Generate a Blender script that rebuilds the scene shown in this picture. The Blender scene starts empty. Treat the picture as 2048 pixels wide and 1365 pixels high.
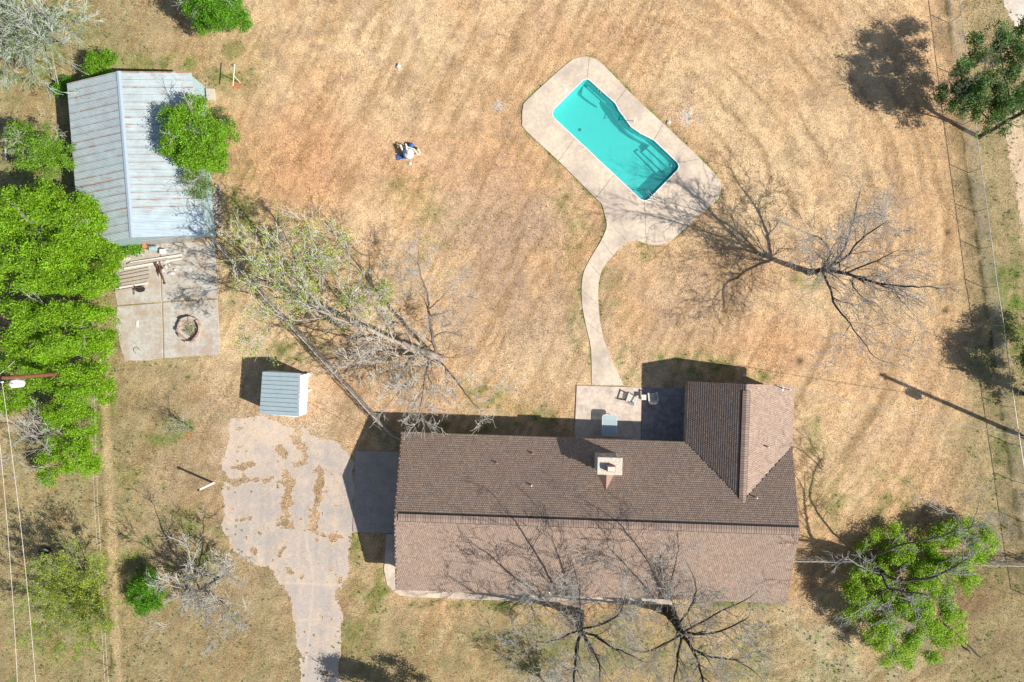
import bpy, bmesh, math, random
import numpy as np
from math import radians, sin, cos, pi
from mathutils import Vector

# ------------------------------------------------------------------ scene, camera, light
S = bpy.context.scene
C = S.collection
PXM, HC = 26.0, 52.5            # photo pixels per metre on the ground, drone height
CX, CY = 1024.0, 682.5

cam_d = bpy.data.cameras.new('camera'); cam = bpy.data.objects.new('camera', cam_d); C.objects.link(cam)
cam.location = (0, 0, HC); cam.rotation_euler = (0, 0, 0)
cam_d.lens = 24.0; cam_d.sensor_width = 36.0; cam_d.clip_end = 3000
S.camera = cam

SUN = Vector((0.917, -0.40, 0.85)).normalized()
W = bpy.data.worlds.new('World'); S.world = W; W.use_nodes = True
nt = W.node_tree; nt.nodes.clear()
sky = nt.nodes.new('ShaderNodeTexSky'); sky.sky_type = 'NISHITA'; sky.sun_disc = False
sky.sun_elevation = math.asin(SUN.z); sky.sun_rotation = math.atan2(SUN.x, SUN.y)
bg = nt.nodes.new('ShaderNodeBackground'); bg.inputs[1].default_value = 0.07
wo = nt.nodes.new('ShaderNodeOutputWorld')
nt.links.new(sky.outputs[0], bg.inputs[0]); nt.links.new(bg.outputs[0], wo.inputs[0])
sl = bpy.data.lights.new('sun', 'SUN'); sl.energy = 4.4; sl.angle = radians(0.5); sl.color = (1.0, 0.955, 0.89)
so = bpy.data.objects.new('sun', sl); C.objects.link(so)
so.location = SUN * 80; so.rotation_euler = SUN.to_track_quat('Z', 'Y').to_euler()
S.view_settings.view_transform = 'Standard'; S.view_settings.look = 'None'
S.view_settings.exposure = 0.69; S.view_settings.gamma = 1.0; S.view_settings.use_curve_mapping = False
S.cycles.max_bounces = 5; S.cycles.diffuse_bounces = 2; S.cycles.transparent_max_bounces = 12

# ------------------------------------------------------------------ helpers
def P(px, py, h=0.0):
    """world point of something of height h that the photograph shows at (px, py)"""
    f = (1 - h / HC) / PXM
    return ((px - CX) * f, (CY - py) * f, h)
def V(*a): return Vector(P(*a))

def s2l(c):
    return tuple((x / 255 / 12.92) if x / 255 <= .04045 else ((x / 255 + .055) / 1.055) ** 2.4 for x in c)

def tag(o, label=None, cat=None, group=None, kind=None):
    if label: o['label'] = label
    if cat: o['category'] = cat
    if group: o['group'] = group
    if kind: o['kind'] = kind
    return o

def thing(name, label, cat, loc=(0, 0, 0), rz=0.0, group=None):
    o = bpy.data.objects.new(name, None); C.objects.link(o)
    o.empty_display_size = 0.3
    o.location = loc; o.rotation_euler = (0, 0, rz)
    return tag(o, label, cat, group)

class MB:
    def __init__(s): s.v = []; s.f = []; s.c = []; s.col = (1, 1, 1)
    def add(s, vs, fs):
        n = len(s.v); s.v += [tuple(p) for p in vs]; s.c += [s.col] * len(vs)
        s.f += [tuple(i + n for i in f) for f in fs]; return s
    def box(s, c, d, rz=0.0, tilt=0.0, ry=0.0):
        x, y, z = d[0] / 2, d[1] / 2, d[2] / 2
        pts = [(-x, -y, -z), (x, -y, -z), (x, y, -z), (-x, y, -z), (-x, -y, z), (x, -y, z), (x, y, z), (-x, y, z)]
        out = []
        for p in pts:
            q = Vector(p)
            if tilt: q = Vector((q.x, q.y * cos(tilt) - q.z * sin(tilt), q.y * sin(tilt) + q.z * cos(tilt)))
            if ry: q = Vector((q.x * cos(ry) + q.z * sin(ry), q.y, -q.x * sin(ry) + q.z * cos(ry)))
            if rz: q = Vector((q.x * cos(rz) - q.y * sin(rz), q.x * sin(rz) + q.y * cos(rz), q.z))
            out.append((q.x + c[0], q.y + c[1], q.z + c[2]))
        return s.add(out, [(0, 3, 2, 1), (4, 5, 6, 7), (0, 1, 5, 4), (1, 2, 6, 5), (2, 3, 7, 6), (3, 0, 4, 7)])
    def prism(s, poly, z0, z1):
        a = sum(poly[i][0] * poly[(i + 1) % len(poly)][1] - poly[(i + 1) % len(poly)][0] * poly[i][1] for i in range(len(poly)))
        if a < 0: poly = poly[::-1]
        n = len(poly)
        vs = [(p[0], p[1], z0) for p in poly] + [(p[0], p[1], z1) for p in poly]
        return s.add(vs, [tuple(range(n - 1, -1, -1)), tuple(range(n, 2 * n))] + [(i, (i + 1) % n, n + (i + 1) % n, n + i) for i in range(n)])
    def tube(s, pts, r, n=6, cap=True):
        pts = [Vector(p) for p in pts]
        rs = r if isinstance(r, (list, tuple)) else [r] * len(pts)
        vs = []; fs = []
        for i, p in enumerate(pts):
            t = (pts[min(i + 1, len(pts) - 1)] - pts[max(i - 1, 0)]).normalized()
            a = Vector((0, 0, 1)) if abs(t.z) < .9 else Vector((1, 0, 0))
            u = t.cross(a).normalized(); w = t.cross(u)
            for k in range(n):
                an = 2 * pi * k / n
                vs.append(p + (u * cos(an) + w * sin(an)) * rs[i])
        for i in range(len(pts) - 1):
            for k in range(n):
                fs.append((i * n + k, i * n + (k + 1) % n, (i + 1) * n + (k + 1) % n, (i + 1) * n + k))
        if cap:
            fs.append(tuple(range(n))[::-1]); fs.append(tuple(range((len(pts) - 1) * n, len(pts) * n)))
        return s.add(vs, fs)
    def lathe(s, c, prof, n=16, sx=1.0, sy=1.0):
        vs = []; fs = []
        for r, z in prof:
            for k in range(n):
                a = 2 * pi * k / n
                vs.append((c[0] + r * cos(a) * sx, c[1] + r * sin(a) * sy, c[2] + z))
        m = len(prof)
        for i in range(m - 1):
            for k in range(n):
                fs.append((i * n + k, i * n + (k + 1) % n, (i + 1) * n + (k + 1) % n, (i + 1) * n + k))
        fs.append(tuple(range(n))[::-1]); fs.append(tuple(range((m - 1) * n, m * n)))
        return s.add(vs, fs)
    def rock(s, c, r, rng, flat=.6):
        bm = bmesh.new(); bmesh.ops.create_icosphere(bm, subdivisions=1, radius=1)
        vs = []
        for v in bm.verts:
            k = rng.uniform(.72, 1.12)
            vs.append((c[0] + v.co.x * r[0] * k, c[1] + v.co.y * r[1] * k, c[2] + max(-.3, v.co.z) * r[2] * flat * k))
        fs = [tuple(v.index for v in f.verts) for f in bm.faces]; bm.free()
        return s.add(vs, fs)
    def build(s, name, mat, parent=None, smooth=False, local=True, bevel=0):
        me = bpy.data.meshes.new(name)
        vs = s.v
        if parent is not None and not local:
            L = parent.matrix_basis.translation
            vs = [(p[0] - L.x, p[1] - L.y, p[2] - L.z) for p in vs]
        me.from_pydata(vs, [], s.f); me.update()
        ca = me.color_attributes.new('Col', 'FLOAT_COLOR', 'POINT')
        ca.data.foreach_set('color', np.array([(c[0], c[1], c[2], 1) for c in s.c], dtype=np.float32).ravel())
        if smooth: me.polygons.foreach_set('use_smooth', [True] * len(me.polygons))
        me.materials.append(mat)
        o = bpy.data.objects.new(name, me); C.objects.link(o)
        if parent is not None: o.parent = parent
        if bevel:
            b = o.modifiers.new('bevel', 'BEVEL'); b.width = bevel; b.segments = 2; b.limit_method = 'ANGLE'
        return o

def inst(src, name, parent, loc=(0, 0, 0), rot=(0, 0, 0), scale=(1, 1, 1)):
    o = bpy.data.objects.new(name, src if isinstance(src, bpy.types.Mesh) else src.data)
    C.objects.link(o); o.location = loc; o.rotation_euler = rot; o.scale = scale
    if parent is not None: o.parent = parent
    return o

def np_mesh(name, verts, faces, mat, cols=None, parent=None, smooth=False):
    verts = np.asarray(verts, dtype=np.float32); faces = np.asarray(faces, dtype=np.int32)
    if parent is not None:
        L = parent.matrix_basis.translation; verts = verts - np.array([L.x, L.y, L.z], dtype=np.float32)
    n, k = faces.shape
    me = bpy.data.meshes.new(name)
    me.vertices.add(len(verts)); me.vertices.foreach_set('co', verts.ravel())
    me.loops.add(n * k); me.loops.foreach_set('vertex_index', faces.ravel())
    me.polygons.add(n); me.polygons.foreach_set('loop_start', np.arange(0, n * k, k, dtype=np.int32))
    me.update(calc_edges=True)
    if smooth: me.polygons.foreach_set('use_smooth', np.ones(n, dtype=bool))
    if cols is not None:
        ca = me.color_attributes.new('Col', 'FLOAT_COLOR', 'POINT')
        c4 = np.ones((len(verts), 4), dtype=np.float32); c4[:, :3] = cols
        ca.data.foreach_set('color', c4.ravel())
    me.materials.append(mat)
    o = bpy.data.objects.new(name, me); C.objects.link(o)
    if parent is not None: o.parent = parent
    return o

# numpy value noise
_rt = np.random.RandomState(7).rand(8, 257, 257)
def noise(x, y, scale, seed=0):
    t = _rt[seed % 8]; x = np.asarray(x) / scale + 37.3 * seed; y = np.asarray(y) / scale + 11.7 * seed
    xi = np.floor(x).astype(int); yi = np.floor(y).astype(int); fx = x - xi; fy = y - yi
    fx = fx * fx * (3 - 2 * fx); fy = fy * fy * (3 - 2 * fy); xi %= 256; yi %= 256
    return (t[yi, xi] * (1 - fx) + t[yi, xi + 1] * fx) * (1 - fy) + (t[yi + 1, xi] * (1 - fx) + t[yi + 1, xi + 1] * fx) * fy
def fbm(x, y, scale, seed=0, o=4):
    r = 0; a = .5; s = 0
    for i in range(o):
        r = r + a * noise(x, y, scale / 2 ** i, seed + i); s += a; a *= .55
    return r / s
def inpoly(x, y, poly):
    r = np.zeros(np.shape(x), bool); n = len(poly)
    for i in range(n):
        x0, y0 = poly[i]; x1, y1 = poly[(i + 1) % n]
        if y0 == y1: continue
        r ^= ((y0 > y) != (y1 > y)) & (x < (x1 - x0) * (y - y0) / (y1 - y0) + x0)
    return r
def segdist(x, y, a, b):
    dx, dy = b[0] - a[0], b[1] - a[1]
    t = np.clip(((x - a[0]) * dx + (y - a[1]) * dy) / (dx * dx + dy * dy + 1e-9), 0, 1)
    return np.hypot(x - a[0] - t * dx, y - a[1] - t * dy)
def linedist(x, y, pts):
    d = np.full(np.shape(x), 1e9)
    for a, b in zip(pts[:-1], pts[1:]): d = np.minimum(d, segdist(x, y, a, b))
    return d
def sstep(a, b, v):
    t = np.clip((v - a) / (b - a), 0, 1); return t * t * (3 - 2 * t)
def catmull(pts, n=4, closed=False):
    out = []; m = len(pts)
    rng_ = range(m if closed else m - 1)
    for i in rng_:
        p0, p1, p2, p3 = (pts[(i - 1) % m] if closed or i > 0 else pts[0]), pts[i], pts[(i + 1) % m], (pts[(i + 2) % m] if closed or i + 2 < m else pts[-1])
        for k in range(n):
            t = k / n
            out.append(tuple(.5 * (2 * p1[j] + (p2[j] - p0[j]) * t + (2 * p0[j] - 5 * p1[j] + 4 * p2[j] - p3[j]) * t * t + (3 * p1[j] - p0[j] - 3 * p2[j] + p3[j]) * t ** 3) for j in range(len(p1))))
    if not closed: out.append(tuple(pts[-1]))
    return out

# ------------------------------------------------------------------ materials
class NT:
    def __init__(s, m): s.t = m.node_tree; s.n = s.t.nodes; s.l = s.t.links
    def new(s, k, **kw):
        n = s.n.new(k)
        for a, b in kw.items(): setattr(n, a, b)
        return n
    def link(s, a, b): s.l.new(a, b)
    def noise(s, scale, detail=4, rough=.6, vec=None):
        n = s.new('ShaderNodeTexNoise'); n.inputs['Scale'].default_value = scale; n.inputs['Detail'].default_value = detail
        n.inputs['Roughness'].default_value = rough
        if vec is not None: s.link(vec, n.inputs['Vector'])
        return n.outputs['Fac']
    def ramp(s, fac, stops):
        r = s.new('ShaderNodeValToRGB'); e = r.color_ramp.elements
        while len(e) < len(stops): e.new(.5)
        for q, (p, c) in zip(e, stops): q.position = p; q.color = (c[0], c[1], c[2], 1) if not isinstance(c, (int, float)) else (c, c, c, 1)
        s.link(fac, r.inputs[0]); return r.outputs[0]
    def mul(s, a, b, f=1.0): return s.mix(a, b, f, 'MULTIPLY')
    def mix(s, a, b, f, bt='MIX'):
        m = s.new('ShaderNodeMix', data_type='RGBA', blend_type=bt)
        for v, i in ((f, 0), (a, 6), (b, 7)):
            if isinstance(v, (int, float)): m.inputs[i].default_value = v if i == 0 else (v, v, v, 1)
            elif isinstance(v, tuple): m.inputs[i].default_value = (*v[:3], 1)
            else: s.link(v, m.inputs[i])
        return m.outputs[2]
    def pos(s, scale=None):
        g = s.new('ShaderNodeNewGeometry').outputs['Position']
        if scale is None: return g
        m = s.new('ShaderNodeMapping'); s.link(g, m.inputs[0]); m.inputs['Scale'].default_value = scale; return m.outputs[0]
    def objco(s, scale=None):
        g = s.new('ShaderNodeTexCoord').outputs['Object']
        if scale is None: return g
        m = s.new('ShaderNodeMapping'); s.link(g, m.inputs[0]); m.inputs['Scale'].default_value = scale; return m.outputs[0]

def mat(name, col=(.5, .5, .5), rough=.85, metal=0, nscale=6, namp=.25, bump=0, bscale=30, attr=False, spec=.3, big=0, bigscale=.6, bigcol=(.2, .2, .2)):
    m = bpy.data.materials.new(name); m.use_nodes = True; t = NT(m); b = t.n['Principled BSDF']
    b.inputs['Roughness'].default_value = rough; b.inputs['Metallic'].default_value = metal
    b.inputs['Specular IOR Level'].default_value = spec
    vec = t.pos()
    if attr:
        a = t.new('ShaderNodeVertexColor', layer_name='Col'); base = a.outputs['Color']
    else:
        rgb = t.new('ShaderNodeRGB'); rgb.outputs[0].default_value = (*col, 1); base = rgb.outputs[0]
    if namp:
        n = t.noise(nscale, 5, .65, vec)
        base = t.mul(base, t.ramp(n, [(.3, 1 - namp), (.7, 1 + namp * .6)]))
    if big:
        n2 = t.noise(bigscale, 5, .65, vec)
        f = t.ramp(n2, [(.42, 0.0), (.66, big)])
        base = t.mix(base, bigcol, f)
    t.link(base, b.inputs['Base Color'])
    if bump:
        bp = t.new('ShaderNodeBump'); bp.inputs['Strength'].default_value = bump; bp.inputs['Distance'].default_value = .02
        t.link(t.noise(bscale, 4, .7, vec), bp.inputs['Height']); t.link(bp.outputs[0], b.inputs['Normal'])
    return m

def leafmat(name):
    m = bpy.data.materials.new(name); m.use_nodes = True; t = NT(m); b = t.n['Principled BSDF']; out = t.n['Material Output']
    a = t.new('ShaderNodeVertexColor', layer_name='Col')
    b.inputs['Roughness'].default_value = .5; b.inputs['Specular IOR Level'].default_value = .35
    t.link(a.outputs['Color'], b.inputs['Base Color'])
    tr = t.new('ShaderNodeBsdfTranslucent'); t.link(t.mul(a.outputs['Color'], (1.0, 1.05, .5)), tr.inputs[0])
    mx = t.new('ShaderNodeMixShader'); mx.inputs[0].default_value = .38
    t.link(b.outputs[0], mx.inputs[1]); t.link(tr.outputs[0], mx.inputs[2]); t.link(mx.outputs[0], out.inputs[0])
    return m

M = {}
M['concrete'] = mat('concrete', (.50, .43, .35), .9, nscale=9, namp=.18, bump=.25, bscale=40, big=.6, bigscale=.55, bigcol=(.30, .27, .235))
M['deck'] = mat('pool_deck_concrete', (.65, .53, .40), .9, nscale=4, namp=.2, bump=.2, bscale=40, big=.9, bigscale=.42, bigcol=(.40, .33, .27))
M['oldconcrete'] = mat('old_concrete', (.47, .44, .385), .92, nscale=4, namp=.26, bump=.3, bscale=30, big=.85, bigscale=.75, bigcol=(.36, .27, .19))
M['slabgrey'] = mat('grey_slab', (.36, .30, .25), .9, nscale=5, namp=.2, bump=.25, bscale=40, big=.5, bigscale=1.1, bigcol=(.46, .40, .34))
M['patio'] = mat('patio_concrete', (.62, .51, .41), .88, nscale=5, namp=.22, bump=.25, bscale=30, big=.6, bigscale=1.3, bigcol=(.32, .27, .23))
M['patiodark'] = mat('shaded_patio_concrete', (.27, .24, .23), .85, nscale=5, namp=.35, bump=.25, bscale=30, big=.7, bigscale=2.2, bigcol=(.42, .39, .37))  # patio concrete with the wing's shade put into its colour, plus paler blotches
M['asphalt'] = mat('worn_asphalt', attr=True, rough=.93, nscale=18, namp=.4, bump=.6, bscale=60, big=.4, bigscale=1.6, bigcol=(.42, .37, .33))
M['wood'] = mat('weathered_wood', (.42, .35, .29), .85, nscale=12, namp=.35, bump=.3, bscale=40)
M['palewood'] = mat('pale_wood', (.70, .61, .53), .85, nscale=12, namp=.25)
M['polewood'] = mat('pole_wood', (.21, .085, .05), .8, nscale=9, namp=.35)
M['white'] = mat('white_paint', (.80, .79, .77), .5, nscale=5, namp=.06)
M['whitewall'] = mat('white_wall_siding', (.76, .76, .74), .6, nscale=3, namp=.06)
M['palewall'] = mat('pale_metal_wall', (.34, .45, .46), .5, nscale=4, namp=.1)
M['galv'] = mat('galvanised_steel', (.46, .47, .46), .45, metal=.3, nscale=8, namp=.15)
M['darkmetal'] = mat('dark_metal', (.05, .045, .04), .6, metal=.3, nscale=8, namp=.3)
M['rust'] = mat('rusty_iron', (.17, .075, .045), .85, nscale=14, namp=.45, bump=.3)
M['brick'] = mat('brick_wall', (.40, .33, .27), .9, nscale=8, namp=.2, bump=.4)
M['fasciawood'] = mat('fascia', (.34, .28, .24), .8, nscale=8, namp=.1)
M['underlay'] = mat('roof_underlay', (.07, .05, .042), .9, nscale=8, namp=.1)
M['black'] = mat('black_vent_and_shadow', (.012, .012, .013), .7, namp=0)
M['stone'] = mat('chimney_stone', (.60, .54, .44), .9, nscale=11, namp=.45, bump=.7, bscale=22)
M['ringstone'] = mat('ring_stone', attr=True, rough=.9, nscale=10, namp=.3, bump=.5)
M['terra'] = mat('terracotta', (.52, .22, .11), .8, nscale=9, namp=.3)
M['bark'] = mat('bark', attr=True, rough=.9, nscale=14, namp=.35)
M['leaf'] = leafmat('leaves')
M['blade'] = mat('grass_blades', attr=True, rough=.9, namp=0, spec=.1)
M['plain'] = mat('painted', attr=True, rough=.6, nscale=8, namp=.12)
M['shed'] = mat('shed_roof_metal', (.35, .43, .45), .45, metal=.1, nscale=2.5, namp=.1)
M['shingle'] = mat('asphalt_shingle', attr=True, rough=.95, nscale=35, namp=.12, spec=.15, big=.3, bigscale=.25, bigcol=(.24, .19, .165))
M['frp'] = mat('pool_shell', (.10, .66, .62), .35, nscale=1.5, namp=.05)
M['blue'] = mat('blue_plastic', (.04, .12, .32), .4, nscale=12, namp=.5)
M['tank'] = mat('tank_plastic', (.62, .62, .63), .45, nscale=10, namp=.12)
M['windowpane'] = mat('window_glass', (.03, .04, .05), .06, namp=0, spec=.6)

# water: clear, reflecting sheet
m = bpy.data.materials.new('pool_water'); m.use_nodes = True; t = NT(m); t.n.remove(t.n['Principled BSDF'])
tr = t.new('ShaderNodeBsdfTransparent'); tr.inputs[0].default_value = (.84, .985, .96, 1)
gl = t.new('ShaderNodeBsdfGlossy'); gl.inputs['Roughness'].default_value = .03
bp = t.new('ShaderNodeBump'); bp.inputs['Strength'].default_value = .12; bp.inputs['Distance'].default_value = .02
t.link(t.noise(3.5, 3, .5, t.pos()), bp.inputs['Height']); t.link(bp.outputs[0], gl.inputs['Normal'])
df = t.new('ShaderNodeBsdfDiffuse'); df.inputs[0].default_value = (.08, .52, .50, 1); m0 = t.new('ShaderNodeMixShader'); m0.inputs[0].default_value = .30; t.link(tr.outputs[0], m0.inputs[1]); t.link(df.outputs[0], m0.inputs[2])
mx = t.new('ShaderNodeMixShader'); mx.inputs[0].default_value = .035; t.link(m0.outputs[0], mx.inputs[1]); t.link(gl.outputs[0], mx.inputs[2])
t.link(mx.outputs[0], t.n['Material Output'].inputs[0]); M['water'] = m
# table glass
m = bpy.data.materials.new('frosted_table_glass'); m.use_nodes = True; t = NT(m); b = t.n['Principled BSDF']
b.inputs['Base Color'].default_value = (.50, .60, .62, 1); b.inputs['Roughness'].default_value = .12; b.inputs['Specular IOR Level'].default_value = .6
tr = t.new('ShaderNodeBsdfTransparent'); tr.inputs[0].default_value = (.8, .85, .85, 1)
mx = t.new('ShaderNodeMixShader'); mx.inputs[0].default_value = .35
t.link(b.outputs[0], mx.inputs[1]); t.link(tr.outputs[0], mx.inputs[2]); t.link(mx.outputs[0], t.n['Material Output'].inputs[0]); M['tglass'] = m

# corrugated rusty sheets: object coords, x across the sheet, y down the slope
def sheetmat(name, base, rustamt):
    m = bpy.data.materials.new(name); m.use_nodes = True; t = NT(m); b = t.n['Principled BSDF']
    b.inputs['Roughness'].default_value = .42; b.inputs['Metallic'].default_value = .12; b.inputs['Specular IOR Level'].default_value = .4
    w = t.pos(); co = t.objco()
    sep = t.new('ShaderNodeSeparateXYZ'); t.link(co, sep.inputs[0])
    # rust sits on the lap at x ~ 0 and in streaks that run down the slope
    ab = t.new('ShaderNodeMath', operation='ABSOLUTE'); t.link(sep.outputs[0], ab.inputs[0])
    lap = t.ramp(ab.outputs[0], [(.0, 1.0), (.05, .95), (.10, 0.0)])
    oi = t.new('ShaderNodeObjectInfo')
    ma = t.new('ShaderNodeMapping'); t.link(w, ma.inputs[0]); ma.inputs['Scale'].default_value = (.9, 9, 1)
    st = t.noise(1.0, 5, .7, ma.outputs[0])
    mb_ = t.new('ShaderNodeMapping'); t.link(w, mb_.inputs[0]); mb_.inputs['Scale'].default_value = (1.6, 1.8, 1)
    gate = t.noise(.8, 3, .6, mb_.outputs[0])
    a1 = t.mul(lap, t.ramp(gate, [(.34, .25), (.55, 1.0)]))
    a2 = t.mul(t.ramp(st, [(.52, 0), (.64, .9)]), t.ramp(gate, [(.46, 0), (.58, .9)]))
    rnd = t.ramp(oi.outputs['Random'], [(0, .35), (1, 1.0)])
    f = t.mul(t.mix(a1, a2, 1.0, 'ADD'), rnd)
    f = t.mul(f, rustamt)
    rustc = t.ramp(t.noise(14, 4, .7, w), [(.35, (.20, .09, .05)), (.6, (.42, .24, .14)), (.8, (.52, .36, .22))])
    basec = t.mul(base, t.ramp(t.noise(1.3, 4, .6, w), [(.3, .86), (.7, 1.08)]))
    t.link(t.mix(basec, rustc, f), b.inputs['Base Color'])
    return m
M['sheet'] = sheetmat('corrugated_sheet_rusting', (.43, .50, .51), 1.0)
M['sheetnew'] = sheetmat('corrugated_sheet_clean', (.44, .53, .57), .10)

# ------------------------------------------------------------------ outlines on the ground (photo pixels)
DECK = [(1144.6, 120), (1163, 115), (1178.5, 115.4), (1197, 123), (1226, 151), (1268, 194), (1326, 248), (1400, 318.5), (1431, 351), (1441.5, 369), (1438.5, 391), (1428, 406), (1381.5, 446), (1348, 477), (1332, 486), (1311, 491), (1292, 488), (1271, 481.5), (1256, 485),
        (1212, 440), (1203, 409), (1191, 397), (1117, 323), (1051, 261.5), (1044.6, 243), (1046, 215), (1055, 200), (1117, 143)]
PATH_R = [(1256, 485), (1240, 496), (1225, 512), (1210, 530), (1200, 552), (1196, 583.6), (1197, 612), (1200, 644), (1209, 684), (1227.5, 729), (1247, 771)]
PATH_L = [(1212, 440), (1213, 455), (1203, 480), (1190, 502), (1177, 524), (1166, 550), (1163, 580), (1165, 616), (1173, 657), (1182, 700), (1183, 770)]
POOL = [(1174, 159), (1180, 162.5), (1205, 185), (1230.5, 207.7), (1237.7, 222), (1248, 236), (1262, 255), (1280.7, 268), (1307.4, 281.5), (1330, 303), (1354.6, 326.6), (1357.5, 334), (1354.6, 341), (1326, 370), (1297, 399.4), (1288.5, 402.5), (1281, 399.4), (1193, 317), (1106.4, 235.4), (1104.2, 228), (1107.4, 220), (1136, 191), (1166, 161.5)]
PATIO = [(1153, 771), (1374, 778), (1374, 889), (1148, 881)]
YARD = [(247, 490), (430, 482), (441, 709), (290, 722), (248, 722), (233, 640), (226, 560)]
CARP = [(711, 901), (815, 904), (806, 1067), (706, 1064)]
WALK = [(773, 1066), (806, 1067), (812, 1150), (817, 1168), (1350, 1196), (1345, 1210), (1000, 1201), (830, 1194), (800, 1191), (784, 1184), (772, 1168), (768, 1140)]
DRIVE = [(462, 838), (530, 832), (575, 850), (608, 858), (640, 878), (676, 880), (682, 900), (700, 905), (708, 925), (708, 1060), (702, 1085), (697, 1150), (683, 1180), (676, 1195), (683, 1230), (684, 1290), (676, 1330), (690, 1400), (600, 1400), (604, 1345), (596, 1310), (590, 1250), (572, 1185), (545, 1142), (492, 1120), (458, 1100), (447, 1060), (443, 990), (450, 960), (446, 925), (456, 880)]
VEINS = [([(592, 850), (600, 890), (612, 918), (596, 925)], 12), ([(560, 890), (566, 915)], 7), ([(446, 960), (500, 962), (554, 958)], 7), ([(572, 955), (577, 1000), (566, 1040), (580, 1050)], 13), ([(634, 925), (640, 960), (636, 1000), (624, 1050), (640, 1070), (684, 1078)], 9), ([(470, 935), (500, 930)], 9), ([(612, 1150), (606, 1155)], 6), ([(482, 1042), (474, 1044)], 7), ([(560, 1106), (566, 1094)], 5), ([(582, 1136), (586, 1140)], 6), ([(505, 1100), (512, 1104)], 7), ([(682, 1160), (676, 1200)], 6)]
HOUSEP = [(820, 868), (1548, 893), (1542, 1166), (810, 1146)]
WINGP = [(1368, 764), (1550, 770), (1548, 893), (1366, 886)]
BARNP = [(180, 198), (411, 172), (432, 478), (202, 508)]
SHEDP = [(546, 741), (617, 748), (613, 828), (540, 822)]
def w2(poly): return [((x - CX) / PXM, (CY - y) / PXM) for x, y in poly]

def drive_sdf(x, y):
    n = fbm(x, y, 26, 2) - .5
    d = linedist(x, y, DRIVE + DRIVE[:1]); ins = inpoly(x, y, DRIVE)
    sd = np.where(ins, d, -d) + n * 16 + (fbm(x, y, 7, 4) - .5) * 9 - 1
    for pts, r in VEINS:
        sd = np.minimum(sd, 40 * (.755 - fbm(x, y, 9, 1, 3)))
        sd = np.minimum(sd, linedist(x + 18 * (fbm(x, y, 22, 3) - .5), y + 18 * (fbm(x, y, 22, 6) - .5), pts) - r * (-.95 + 3.1 * fbm(x, y, 11, 5)))
    return sd

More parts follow.
